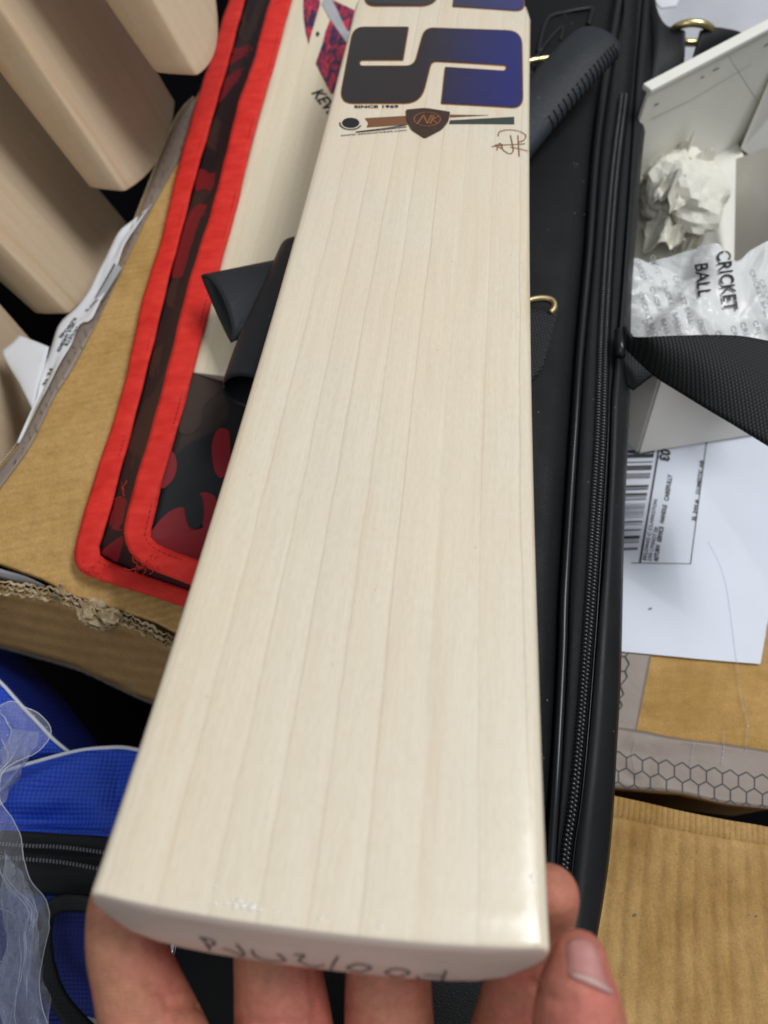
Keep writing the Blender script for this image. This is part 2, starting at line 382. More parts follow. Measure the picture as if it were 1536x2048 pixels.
# leathers
def leather(name, c, rough=.42, scale=900, bs=.35, spec=.45):
    t = NT(name, rough, spec, c); v = t.n('ShaderNodeTexVoronoi'); v.feature = 'DISTANCE_TO_EDGE'; v.inputs['Scale'].default_value = scale; t.l(t.mapping((1, 1, 1)), v.inputs['Vector'])
    n1 = t.noise(t.tc.outputs['Object'], 40, 4); dust = t.n('ShaderNodeTexVoronoi'); dust.inputs['Scale'].default_value = 130; dust.inputs['Randomness'].default_value = 1; t.l(t.tc.outputs['Object'], dust.inputs['Vector'])
    d = t.ramp(dust.outputs['Distance'], [(.045, (1, 1, 1)), (.07, (0, 0, 0))])
    dm = t.math('MULTIPLY', d, t.ramp(t.noise(t.tc.outputs['Object'], 55, 2), [(.50, (0, 0, 0)), (.54, (1, 1, 1))]))
    g = t.mix(.4, c, t.ramp(n1, [(.3, (.7, .7, .7)), (.7, (1.3, 1.3, 1.3))]), 'MULTIPLY')
    t.color(t.mix(t.math('MULTIPLY', dm, .5), g, (.22, .23, .24, 1)))
    t.normal(t.bump(t.math('ADD', t.math('MULTIPLY', v.outputs['Distance'], 3), n1), bs, .0006)); t.rough(t.ramp(n1, [(.3, (rough-.06,)*3), (.7, (rough+.1,)*3)]))
    MAT[name] = t.m
leather('leather_black', (.0055, .006, .0066, 1), .52, 900, .14, .16); leather('leather_side', (.010, .0115, .013, 1), .46, 1200, .12, .24)
leather('leather_tape', (.007, .008, .0095, 1), .55, 1500, .3, .25); leather('leather_handle', (.019, .023, .028, 1), .45, 1100, .25, .3)
def weave(name, c1, c2, s1, s2, rot=0, rough=.6, bs=.8, bd=.0006):
    t = NT(name, rough, .35); o = t.mapping((1, 1, 1), rot=(0, 0, rot)); xx, yy, zz = t.sep(o)[:3]
    a = t.math('SINE', t.math('MULTIPLY', xx, s1)); b = t.math('SINE', t.math('MULTIPLY', yy, s2)); f = t.math('ADD', t.math('MULTIPLY', t.math('MULTIPLY', a, b), .5), .5)
    big = t.noise(t.tc.outputs['Object'], 14, 3)
    g = t.mix(f, c1, c2); t.color(t.mix(.3, g, t.ramp(big, [(.3, (.75, .75, .75)), (.7, (1.2, 1.2, 1.2))]), 'MULTIPLY')); t.normal(t.bump(f, bs, bd)); MAT[name] = t.m
weave('webbing', (.003, .0035, .004, 1), (.022, .024, .026, 1), 3000, 2200, R(28))
weave('blue_weave', (.008, .035, .33, 1), (.016, .085, .62, 1), 1900, 1900, R(45))
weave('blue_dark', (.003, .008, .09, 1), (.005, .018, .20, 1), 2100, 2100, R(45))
weave('black_weave', (.004, .005, .006, 1), (.010, .0115, .013, 1), 2600, 2600, R(45), .6, .25)
# skin
t = NT('skin', .48, .4); o = t.tc.outputs['Object']; big = t.noise(o, 45, 4); mid_ = t.noise(o, 160, 3); fine = t.n('ShaderNodeTexVoronoi'); fine.feature = 'DISTANCE_TO_EDGE'; fine.inputs['Scale'].default_value = 1500; t.l(o, fine.inputs['Vector'])
g = t.mix(t.ramp(big, [(.35, (0, 0, 0)), (.65, (1, 1, 1))]), (.47, .215, .130, 1), (.57, .19, .145, 1))
g = t.mix(.55, g, t.ramp(mid_, [(.3, (.80, .70, .66)), (.7, (1.14, 1.10, 1.08))]), 'MULTIPLY'); blt = t.noise(o, 420, 3, .6); g = t.mix(.35, g, t.ramp(blt, [(.35, (.78, .72, .68)), (.65, (1.12, 1.10, 1.10))]), 'MULTIPLY')
t.color(g); t.b.inputs['Subsurface Weight'].default_value = .10; t.b.inputs['Subsurface Radius'].default_value = (.006, .0022, .0012); t.b.inputs['Subsurface Scale'].default_value = 1.0
rid = t.n('ShaderNodeTexWave'); rid.bands_direction = 'Y'; rid.inputs['Scale'].default_value = 330; rid.inputs['Distortion'].default_value = 5; rid.inputs['Detail'].default_value = 1; rid.inputs['Detail Scale'].default_value = .3; t.l(o, rid.inputs['Vector'])
t.normal(t.bump(t.math('ADD', t.math('ADD', t.math('MULTIPLY', fine.outputs['Distance'], 1.2), mid_), t.math('MULTIPLY', rid.outputs['Fac'], .28)), .5, .0007)); MAT['skin'] = t.m
t = NT('nail', .5, .35, (.60, .33, .29, 1)); y = t.sep(t.tc.outputs['Object'])[1]
t.color(t.mix(t.noise(t.tc.outputs['Object'], 120), (.45, .19, .17, 1), (.50, .225, .205, 1))); MAT['nail'] = t.m
plain('nail_lunula', (.52, .31, .28, 1), .5)
# clear polythene
t = NT('polythene', .05, .9, (.80, .84, .92, 1)); n1 = t.noise(t.tc.outputs['Object'], 60, 6, .65)
t.normal(t.bump(n1, 1.0, .005)); tr = t.n('ShaderNodeBsdfTransparent'); tr.inputs[0].default_value = (.93, .95, 1, 1)
mx = t.n('ShaderNodeMixShader'); fr = t.n('ShaderNodeLayerWeight'); fr.inputs['Blend'].default_value = .35
t.l(t.math('ADD', t.math('MULTIPLY', n1, .24), t.math('MULTIPLY', fr.outputs['Facing'], .35)), mx.inputs[0])
t.l(tr.outputs[0], mx.inputs[1]); t.l(t.b.outputs[0], mx.inputs[2]); t.l(mx.outputs[0], t.t.nodes['Material Output'].inputs[0]); MAT['polythene'] = t.m

t = NT('film_glint', .1, .8, (.85, .88, .95, 1)); tr = t.n('ShaderNodeBsdfTransparent'); mx = t.n('ShaderNodeMixShader'); mx.inputs[0].default_value = .55; t.l(tr.outputs[0], mx.inputs[1]); t.l(t.b.outputs[0], mx.inputs[2]); t.l(mx.outputs[0], t.t.nodes['Material Output'].inputs[0]); MAT['film_glint'] = t.m  # whitish film for the glints drawn on the polythene
plain('tooth_grey', (.17, .18, .19, 1), .3, .6)
# ================================================================== SETTING
mk('floor', [(-3, -2, 0), (3, -2, 0), (3, 4, 0), (-3, 4, 0)], [(0, 1, 2, 3)], MAT['dark_floor'])['kind'] = 'structure'
# ================================================================== BLADES
def blade_geo(W, L, edge, spine, bulge, toe_slope, bow, crown=.0006, shoulder=True, rim=.0028, taper=None, rr=.0011, tf=None):
    if tf is None: tf = lambda q: -bulge * (1 - min(1, abs(q)) ** 2.4)
    us = [-1 + 2 * i / 22 for i in range(23)]
    def section(v, inset):
        hw = W / 2
        if shoulder and v > L - .06: hw = W/2 - (W/2 - .019) * ((v - (L - .06)) / .06) ** 2.2
        if taper: hw *= taper(v)
        e = edge(v); sp = spine(v); pts = []; r = rim
        for s in us: pts.append((s * (hw - r), 0 + crown * (1 - s * s)))
        for a in (70, 45, 20): pts.append((hw - r + r * math.cos(R(a)), -r + r * math.sin(R(a))))
        pts += [(hw, -e * .35), (hw, -e * .7)]
        for s in [1 - 2 * i / 16 for i in range(17)]:
            pts.append((s * (hw - .0015), -(e + (sp - e) * ((1 - abs(s)) ** 1.15 * min(1, v / .15) + (1 - abs(s) ** 9.0) * (1 - min(1, v / .15))))))
        pts += [(-hw, -e * .7), (-hw, -e * .35)]
        for a in (20, 45, 70): pts.append((-(hw - r + r * math.cos(R(a))), -r + r * math.sin(R(a))))
        out = []; zm = -e / 2
        for x, z in pts:
            if inset > 0:
                x *= 1 - inset / (W / 2); z = zm + (z - zm) * max(0.02, 1 - inset / max(e / 2, .004))
            fd = max(0, 1 - v / .09) ** 2; s = min(1, abs(x) / (W / 2))
            out.append(Vector((x, v + tf(x / (W / 2)) * fd + toe_slope * z * fd, z + bow(v))))
        return out
    secs = [section(0, rr), section(rr * .12, rr * .5), section(rr * .45, rr * .15), section(rr, 0)]
    vs = [.008, .014, .022, .032, .045, .06] + [.06 + (L - .06) * i / 34 for i in range(1, 35)]
    secs += [section(v, 0) for v in vs]
    V, F = [], []; n = len(secs[0])
    for s_ in secs: V += s_
    for i in range(len(secs) - 1):
        for k in range(n):
            a, b = i*n+k, i*n+(k+1) % n; F.append((a, b, b+n, a+n))
    prev = 0
    for sc_ in (.75, .5, .25):
        base = len(V); c0 = sum(secs[0], Vector()) / n
        for p in secs[0]:
            x = p.x * sc_; s = abs(x) / (W / 2); z0 = -edge(0) / 2 + (p.z - bow(0) + edge(0) / 2) * 1.0
            z1 = z0 * sc_ + (-edge(0) / 2) * (1 - sc_)
            V.append(Vector((x, tf(x / (W / 2)) + toe_slope * z1 - .0004, z1 + bow(0))))
        for k in range(n): F.append((prev+k, base+k, base+(k+1) % n, prev+(k+1) % n))
        prev = base
    c = len(V); V.append(Vector((0, tf(0) + toe_slope * (-edge(0)/2) - .0004, -edge(0)/2 + bow(0))))
    for k in range(n): F.append((prev+k, c, prev+(k+1) % n))
    F.append(tuple((len(secs)-1)*n + k for k in range(n)))
    return V, F
def frame(o, u, v):
    v = v.normalized(); u = (u - v * u.dot(v)).normalized(); n = u.cross(v)
    m = Matrix((u, v, n)).transposed().to_4x4(); m.translation = o; return m
def handle(root, L, bowz, parent_label=None):
    V, F = tube_geo([(0, L - .03, bowz - .022), (0, L + .12, bowz - .024), (0, L + .27, bowz - .026)], .0165, 20, up=(0, 0, 1))
    mk('handle', V, F, MAT['rubber_black'], root, smooth=True, local=True)
# ---- the held bat
A_ = PD(175, 1782, .1787); B_ = PD(1105, 1893, .1760)
A2 = PD(712, 0, 1); dvec = Vector((269.5, 2103, 1540)).normalized()
vdir = Vector((dvec.x, dvec.y * ct + dvec.z * st, dvec.y * st - dvec.z * ct))
bat = thing('cricket_bat', 'large pale willow cricket bat held by its toe, with blue and brown letter stickers', 'cricket bat', mat=frame((A_ + B_) / 2, B_ - A_, vdir))
BM = bat.matrix_basis.copy(); BMI = BM.inverted()
W0 = (B_ - A_).length
def bow_main(v):
    s = max(0, min(1, v / .50)); return -.0108 * 4 * s ** .85 * (1 - s)
V, F = blade_geo(W0, .56, lambda v: .0090 + .0205 * min(1, v / .12) ** .7, lambda v: .0195 + .018 * min(1, v / .22), 0.0028, .318, bow_main, rim=.0032)
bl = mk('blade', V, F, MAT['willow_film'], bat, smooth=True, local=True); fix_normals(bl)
handle(bat, .56, 0)
bvh_main = BVHTree.FromPolygons([BM @ v for v in V], F)
def face(px, py, lift=.0003):
    """photo pixel -> local point on the held bat's face"""
    z = 0.0
    for _ in range(5):
        o = BM @ Vector((0, 0, z)); n = (BM.to_3x3() @ Vector((0, 0, 1)))
        q = BMI @ onplane(px, py, o, n); s = q.x / (W0/2); z = bow_main(q.y) + .0006 * (1 - s*s)
    q.z = z + lift; return q
def fpoly(pts, n=0):
    return [face(x, y, 0) for x, y in pts]
def z3(pts): return [(640 + x / 3.339, y / 3.338) for x, y in pts]
def face_decal(name, pts2, mat, lift=.00025, th=.0002, shift=0.0, parent=bat):
    loc = []
    for x, y in pts2:
        q = face(x, y, 0); q.y += shift; q.z = bow_main(q.y) + .0006 * (1 - (q.x / (W0/2))**2) + lift; loc.append(q)
    v, f = prism_geo(loc, Vector((0, 0, -th))); o = mk(name, v, f, MAT[mat], parent, local=True); fix_normals(o); return o
def rounded(pts, rad):
    """pts: (x, y, corner radius) in pixels -> polyline with rounded corners"""
    out = []; n = len(pts)
    for i in range(n):
        x, y, r = pts[i]; a = Vector((pts[i-1][0] - x, pts[i-1][1] - y)); b = Vector((pts[(i+1) % n][0] - x, pts[(i+1) % n][1] - y))
        r = r * rad
        if r <= 0: out.append((x, y)); continue
        ra, rb = min(r, a.length * .49), min(r, b.length * .49)
        p0 = Vector((x, y)) + a.normalized() * ra; p2 = Vector((x, y)) + b.normalized() * rb; c = Vector((x, y))
        for k in range(7):
            t_ = k / 6; q = p0 * (1-t_)**2 + c * 2*t_*(1-t_) + p2 * t_*t_; out.append((q.x, q.y))
    return out
def offset_poly(pts, d):
    n = len(pts); area2 = sum(pts[i-1][0]*pts[i][1] - pts[i][0]*pts[i-1][1] for i in range(n)); sg = 1 if area2 > 0 else -1; out = []
    for i in range(n):
        p = Vector(pts[i]); a = (p - Vector(pts[i-1])); b = (Vector(pts[(i+1) % n]) - p)
        if a.length < 1e-6 or b.length < 1e-6: out.append(tuple(p)); continue
        a.normalize(); b.normalize(); na = Vector((a.y, -a.x)) * sg; nb = Vector((b.y, -b.x)) * sg; m_ = (na + nb)
        m_ = m_.normalized() if m_.length > .3 else na
        out.append(tuple(p + m_ * d / max(.5, m_.dot(na))))
    return out
S = [(225, 186, 70), (588, 186, 6), (552, 402, 6), (262, 402, 26), (262, 446, 26), (630, 446, 60), (700, 190, 60), (1345, 212, 95), (1352, 722, 75), (812, 692, 4), (838, 454, 6), (1240, 480, 28), (1250, 438, 26), (742, 408, 42), (672, 690, 110), (130, 690, 95)]
Spx = z3([(x, y) for x, y in rounded(S, 1)])
Sbig = offset_poly(Spx, 2.0)
face_decal('letter_outline', Sbig, 'sticker_edge', .00022, .0002)
face_decal('letter_sticker', Spx, 'sticker_blue', .0005, .00025)
# second, identical letter continues above the first
gap = (face(850, 13, 0) - face(818, 207, 0)).y + .0003
def upper(pts): return pts
# move every vertex of the lower letter up the blade by one letter pitch
face_decal('letter_outline', Sbig, 'sticker_edge', .00022, .0002, shift=gap + .0)
face_decal('letter_sticker', Spx, 'sticker_blue', .0005, .00025, shift=gap + .0)
# ball, bars, shield
face_decal('ball_print', z3([(205 + 58*math.cos(a*.2618), 822 + 33*math.sin(a*.2618)) for a in range(24)]), 'print_black', .0003)
rg = [(205 + 72*math.cos(R(a)), 826 + 42*math.sin(R(a))) for a in range(20, 200, 12)]
def face_stroke(name, pts, wpx, mat, lift=.0004, parent=bat, z3f=True, n=5, shift=0):
    pp = z3(pts) if z3f else pts
    pp = spline([Vector((x, y, 0)) for x, y in pp], n) if n > 1 else [Vector((x, y, 0)) for x, y in pp]
    v, f = stroke_geo([face(p.x, p.y, 0) for p in pp], wpx, (0, 0, 1), lift); return v, f
print_bits = [face_stroke('', rg, .0007, '')]
for ln in ([(240, 884), (420, 862), (575, 838)], [(240, 886), (420, 868), (580, 850)]): print_bits.append(face_stroke('', ln, .0006, ''))
v, f = join_geo(print_bits); mk('ring_print', v, f, MAT['print_black'], bat, local=True)
face_decal('brown_bar', z3([(300, 792), (575, 776), (585, 835), (312, 852), (322, 822)]), 'brown_bar', .0003)
face_decal('green_bar', z3([(868, 806), (1297, 783), (1297, 831), (862, 830)]), 'green_bar', .0003)
face_decal('brown_bar', z3([(868, 768), (1125, 772), (868, 786)]), 'brown_bar', .0003)
shp = rounded([(572, 742, 10), (700, 730, 30), (868, 756, 10), (858, 815, 20), (815, 868, 20), (700, 928, 12), (612, 872, 20), (580, 815, 20)], 1)
sh = face_decal('shield_badge', z3(shp), 'shield_brown', .0009, .0006)
inner = [( (x-715)*.90+715, (y-820)*.90+820) for x, y in shp]
def loop_stroke(pts, w, lift): pts = list(pts) + [pts[0]]; return face_stroke('', pts, w, '', lift, n=1)
ell = [(715 + 88*math.cos(R(a)), 808 + 46*math.sin(R(a))) for a in range(0, 360, 12)]
mono = [loop_stroke(ell, .0006, .0010)]
for s_ in ([(648, 840), (690, 780)], [(690, 780), (715, 838)], [(715, 838), (745, 778)], [(735, 840), (760, 782)], [(748, 812), (792, 788)], [(748, 812), (785, 838)]): mono.append(face_stroke('', s_, .0009, '', .0010, n=1))
v, f = join_geo(mono); mk('monogram', v, f, MAT['ink_brown'], sh, local=True)
# signature
sig = [[(1190, 912), (1198, 884), (1250, 870), (1325, 878), (1372, 905), (1362, 938), (1322, 952)], [(1322, 905), (1326, 980), (1330, 1048)],
       [(1272, 905), (1284, 965), (1290, 1010), (1268, 1030), (1232, 1012), (1208, 985)], [(1145, 982), (1210, 972), (1290, 968), (1372, 962)],
       [(1392, 1012), (1330, 996), (1270, 985)], [(1180, 1006), (1200, 958), (1216, 992), (1168, 972), (1222, 968)]]
v, f = join_geo([face_stroke('', s_, .00055, '', .0004) for s_ in sig]); mk('signature', v, f, MAT['ink_brown'], bat, local=True)
# small text lines
def face_text(name, s, x0, y0, x1, y1, hpx, mat, bold=0.01):
    o = face(x0, y0, .0004); e = face(x1, y1, .0004); up = face(x0, y0 - hpx, .0004) - o
    X = (e - o); wd = X.length; X.normalize(); Y = Vector((0, 0, 1)).cross(X)
    size = up.length / .73; v, f = text_geo(s, size, (0, 0, 0), (1, 0, 0), (0, 1, 0), bold)
    w_ = max(q.x for q in v); k = wd / w_
    v = [o + X * (q.x * k) + Y * q.y for q in v]; return mk(name, v, f, MAT[mat], bat, local=True)
q = z3([(228, 724), (526, 722), (140, 912), (580, 876)])
face_text('since_text', 'SINCE 1969', *q[0], *q[1], 5.5, 'print_black', .03)
face_text('web_text', 'www.sstoncricket.com', *q[2], *q[3], 3.5, 'print_grey', .02)
# handwriting on the toe: strokes laid on the real surface
def toe_point(px, py):
    r_ = ray(px, py).normalized(); h, n, i, d = bvh_main.ray_cast(CAM, r_)
    if h is None: return None
    if n.dot(r_) > 0: n = -n
    return BMI @ (h + n * .00025), BMI.to_3x3() @ n
def toe_stroke(pts, wd=.00055):
    pp = spline([Vector((x, y, 0)) for x, y in pts], 6); V, F = [], []; hits = [toe_point(p.x, p.y) for p in pp]; hits = [h for h in hits if h]
    for i, (p, n) in enumerate(hits):
        t_ = (hits[min(i+1, len(hits)-1)][0] - hits[max(i-1, 0)][0])
        if t_.length < 1e-7: t_ = Vector((1, 0, 0))
        s = n.cross(t_.normalized()).normalized() * wd / 2; V += [p + s, p - s]
    for i in range(len(hits)-1): F.append((2*i, 2*i+1, 2*i+3, 2*i+2))
    return V, F
z4 = lambda pts: [(160 + x/2.56, 1650 + y/2.56) for x, y in pts]; z5 = lambda pts: [(700 + x/2.56, 1650 + y/2.56) for x, y in pts]
toe_ink = [z4([(612, 572), (640, 592), (668, 640)]), z4([(612, 572), (668, 584), (692, 604), (652, 618)]), z4([(735, 630), (790, 648), (832, 668)]), z4([(800, 606), (826, 636), (842, 662), (820, 668)]),
           z4([(880, 635), (900, 668), (960, 690), (1040, 694), (1046, 684), (1010, 655)]), z4([(1095, 660), (1150, 664), (1122, 690), (1160, 712), (1200, 722), (1252, 714)]), z4([(1322, 670), (1300, 705), (1284, 736)]),
           z5([(-18, 728), (45, 708), (108, 728), (50, 748), (-18, 730)]), z5([(178, 750), (240, 732), (305, 752), (240, 774), (178, 752)]), z5([(340, 770), (372, 796), (440, 802), (468, 796), (492, 742)]), z5([(378, 762), (430, 768), (474, 770)])]
v, f = join_geo([toe_stroke(s_) for s_ in toe_ink]); mk('handwriting', v, f, MAT['ink_marker'], bat, local=True)
rnd = random.Random(2); pk = []
for (x, y, r_) in [(430, 1773, .7), (418, 1808, .5), (430, 1807, .8), (465, 1796, .6), (470, 1812, 1.3), (486, 1812, 1.5), (497, 1813, 1.1), (555, 1822, .6), (660, 1832, .6), (590, 1838, .4), (980, 1700, .4), (1062, 1752, .9), (1066, 1764, .6), (505, 1815, 1.6), (478, 1800, 1.2), (520, 1818, 1.0), (452, 1806, 1.0), (640, 1834, .8), (690, 1838, .6), (760, 1852, .7)]:
    q = face(x, y, 0); rr = r_ * .0005; V_, F_ = [], []
    for j in range(4):
        for k in range(8): a = k * math.pi / 4; e = j * R(29); V_.append(q + Vector((rr * math.cos(a) * math.cos(e), rr * 1.5 * math.sin(a) * math.cos(e), rr * .5 * math.sin(e))))
    for j in range(3):
        for k in range(8): F_.append((j*8+k, j*8+(k+1) % 8, (j+1)*8+(k+1) % 8, (j+1)*8+k))
    F_.append(tuple(24 + k for k in range(8))); pk.append((V_, F_))
v, f = join_geo(pk); mk('film_puckers', v, f, MAT['film_gloss'], bat, smooth=True, local=True)['kind'] = 'stuff'
# ================================================================== generic patch between two pixel rails
def rail(pts, n, closed=False):
    """pts: (px, py[, z]) -> n evenly spread world points"""
    s = spline([P(*p) for p in pts], 10); d = [0]
    for i in range(1, len(s)): d.append(d[-1] + (s[i] - s[i-1]).length)
    out = []; j = 0
    for i in range(n):
        t_ = d[-1] * i / (n - 1)
        while j < len(s) - 2 and d[j+1] < t_: j += 1
        k = (t_ - d[j]) / max(1e-9, d[j+1] - d[j]); out.append(s[j].lerp(s[j+1], min(1, k)))
    return out
def zr(pts, z): return [(x, y, z) for x, y in pts]
def patch(name, ra, rb, mat, parent=None, n=30, m=8, bulge=0.0, th=.0012, disp=None, smooth=True, label=None, geo=False):
    A, B = rail(ra, n), rail(rb, n)
    def fn(u, v):
        i = int(round(u * (n - 1))); p = A[i].lerp(B[i], v); p.z += bulge * math.sin(math.pi * v)
        if disp: p.z += disp(u, v, p)
        return p
    V, F = grid_geo(fn, n, m)
    o = mk(name, V, F, MAT[mat], parent, smooth=smooth)
    if label: o['label'] = label
    if th: solid(o, th, 0)
    grid_src[name] = (V, F)
    return (o, V, F) if geo else o
grid_src = {}
# ================================================================== BLACK LEATHER BAT CASE
bag = thing('bat_case', 'long black leather bat case with coiled zip under the held bat', 'bat case', P(1100, 900, .20))
yp = [-90] + list(range(-40, 2141, 40))
PIP = [(-90, 1250), (0, 1238), (150, 1212), (300, 1192), (500, 1178), (700, 1160), (850, 1150), (1000, 1140), (1200, 1128), (1300, 1125), (1500, 1115), (1720, 1101), (2140, 1076)]
ZIP = [(-90, 1270), (0, 1262), (110, 1254), (208, 1245), (285, 1235), (370, 1226), (470, 1218), (579, 1211), (676, 1206), (773, 1203), (870, 1200), (979, 1194), (1076, 1188), (1173, 1182), (1300, 1173), (1478, 1159), (1607, 1146), (1704, 1132), (2140, 1092)]
FLK = [(-90, 1292), (0, 1286), (150, 1272), (300, 1262), (450, 1252), (611, 1240), (740, 1228), (805, 1222), (950, 1217), (1100, 1208), (1300, 1191), (1500, 1174), (1700, 1149), (2140, 1108)]
EDG = [(-90, 1316), (0, 1312), (150, 1305), (300, 1286), (480, 1272), (560, 1265), (640, 1262), (760, 1261), (870, 1257), (1050, 1249), (1350, 1242), (1500, 1234), (1700, 1221), (1850, 1199), (1950, 1180), (2140, 1150)]
LFT = [(-90, 945), (400, 885), (800, 810), (1150, 730), (1400, 610), (1700, 455), (1880, 360), (2140, 330)]
def X(tab, y): return smooth_interp(tab, y)
wr = crease_field(3, 26, .0012, 1.0)
def zt(y): return .2520 + .0015 * math.sin(y / 170) + .0008 * math.sin(y / 61 + 1)
rails = [('l0', lambda y: X(LFT, y) - 4, lambda y: .196), ('l1', lambda y: X(LFT, y), lambda y: .238), ('l2', lambda y: X(LFT, y) + 24, lambda y: .249),
         ('m0', lambda y: X(LFT, y) * .66 + X(PIP, y) * .34, lambda y: zt(y) + .002), ('m1', lambda y: X(LFT, y) * .33 + X(PIP, y) * .67, lambda y: zt(y) + .003), ('m2', lambda y: X(PIP, y) - 52, lambda y: zt(y) + .0015),
         ('m3', lambda y: X(PIP, y) - 24, lambda y: zt(y)), ('g1', lambda y: X(PIP, y) - 9, lambda y: zt(y) - .004), ('g2', lambda y: X(PIP, y) + 8, lambda y: zt(y) - .004),
         ('b1', lambda y: X(PIP, y) + 14, lambda y: zt(y) - .0005), ('b2', lambda y: X(ZIP, y) - 15, lambda y: zt(y) - .001), ('z1', lambda y: X(ZIP, y) - 11, lambda y: zt(y) - .0028),
         ('z2', lambda y: X(ZIP, y) + 10, lambda y: zt(y) - .0032), ('c1', lambda y: X(ZIP, y) + 13, lambda y: zt(y) - .0015), ('c2', lambda y: X(FLK, y) - 3, lambda y: zt(y) - .0025), ('d1', lambda y: X(FLK, y), lambda y: zt(y) - .0045),
         ('e1', lambda y: X(FLK, y) + 3, lambda y: zt(y) - .0015), ('e2', lambda y: X(FLK, y) * .55 + X(EDG, y) * .45, lambda y: zt(y) - .0035), ('e3', lambda y: X(EDG, y) - 5, lambda y: zt(y) - .0095), ('e4', lambda y: X(EDG, y), lambda y: zt(y) - .017), ('e5', lambda y: X(EDG, y) - 6, lambda y: .196)]
def strip(name, i0, i1, mat, wrk=0.0):
    V = []; rr = rails[i0:i1+1]
    for y in yp:
        for k, (nm, fx, fz) in enumerate(rr):
            p = P(fx(y), y, fz(y) + (wrk * wr((fx(y) - 900) / 500, (y - 1000) / 1000) if 0 < k < len(rr)-1 else 0)); V.append(p)
    n = len(rr); F = [(j*n+i, j*n+i+1, (j+1)*n+i+1, (j+1)*n+i) for j in range(len(yp)-1) for i in range(n-1)]
    o = mk(name, V, F, MAT[mat], bag, smooth=True); return o
strip('top_panel', 0, 7, 'leather_black', .6); strip('groove', 7, 8, 'pipe_black'); strip('zip_tape', 8, 15, 'leather_tape'); strip('side_panel', 15, 20, 'leather_side', .5)
# bottom and end faces so the case is a closed body
bt = [P(f0(y), y, .196) for y in yp for f0 in (rails[0][1],)]; bt2 = [P(rails[-1][1](y), y, .196) for y in yp]
n_ = len(yp); mk('base', bt + bt2, [(i, i+1, n_+i+1, n_+i) for i in range(n_-1)], MAT['leather_side'], bag)
for y in (yp[0], yp[-1]):
    mk('end_panel', [P(fx(y), y, fz(y)) for nm, fx, fz in rails], [tuple(range(len(rails)))], MAT['leather_side'], bag)
pts = [P(X(PIP, y), y, zt(y) - .0005) for y in yp]; v, f = tube_geo(spline(pts, 3), .0021, 12); mk('piping', v, f, MAT['pipe_black'], bag, smooth=True)
pts = [P(X(ZIP, y) + 16, y, zt(y) - .0008) for y in yp]; v, f = tube_geo(spline(pts, 3), .0004, 8); mk('zip_edge_cord', v, f, MAT['pipe_black'], bag, smooth=True)
# zipper teeth: two interleaved rows of coils, too small to pick apart singly
zp = spline([P(X(ZIP, y), y, zt(y) - .0012) for y in range(190, 1760, 30)], 6); d = 0; teeth = []; nxt = 0; k = 0; T = len(zp)
for i in range(1, T):
    seg = (zp[i] - zp[i-1]); L_ = seg.length
    while nxt <= d + L_:
        t_ = (nxt - d) / L_; c = zp[i-1] + seg * t_; y_px = prj(c)[1]; tw = seg.normalized(); s = tw.cross(Vector((0, 0, 1))).normalized()
        wz = .0030 if y_px < 1000 else max(.0016, .0030 - (y_px - 1000) * .0000035)
        for sg in (-1, 1):
            cc = c + s * sg * wz * .48 + tw * (.00095 if sg > 0 else 0)
            a = cc - s * wz * .40 + tw * .00018; b = cc + s * wz * .40 - tw * .00018; a.z += .0002; b.z += .0002
            V, F = tube_geo([a, cc + Vector((0, 0, .0011)), b], .00062, 6); teeth.append((V, F))
        nxt += .0019
    d += L_
v, f = join_geo(teeth); o = mk('zip_teeth', v, f, MAT['tooth_black'], bag, smooth=True); o['kind'] = 'stuff'
# gold embroidered arc, stitched loop, rings, tabs on the case
v, f = tube_geo(spline([P(x, y, .2555) for x, y in ((1068, 306), (1082, 312), (1092, 332), (1094, 356), (1086, 380), (1070, 400), (1050, 412))], 6), .0011, 8, flat=.5); mk('gold_emblem', v, f, MAT['gold_thread'], bag, smooth=True)
def ribbon(name, pts, widths, mat, parent=None, th=.0015, n=6, label=None, twist=None):
    """pts: world centre points, widths: list of world side vectors"""
    c = spline(pts, n); s = spline(widths, n); V = []
    for p, q in zip(c, s):
        for k in (-1, -.5, 0, .5, 1): V.append(p + q * k)
    F = [(j*5+i, j*5+i+1, (j+1)*5+i+1, (j+1)*5+i) for j in range(len(c)-1) for i in range(4)]
    o = mk(name, V, F, MAT[mat], parent, smooth=True, label=label); solid(o, th, 0); return o
v, f = tube_geo(spline([P(x, y, .2565) for x, y in ((1076, 104), (1086, 60), (1100, 33), (1130, 24), (1160, 18), (1184, 16), (1182, 30), (1177, 48))], 6), .0016, 8, flat=.6); mk('seam_cord', v, f, MAT['leather_side'], bag, smooth=True)
v, f = tube_geo(spline([P(x, y, .2565) for x, y in ((1060, 150), (1075, 110), (1105, 70), (1126, 52), (1120, 80))], 6), .0012, 8, flat=.6); mk('seam_cord', v, f, MAT['leather_side'], bag, smooth=True)
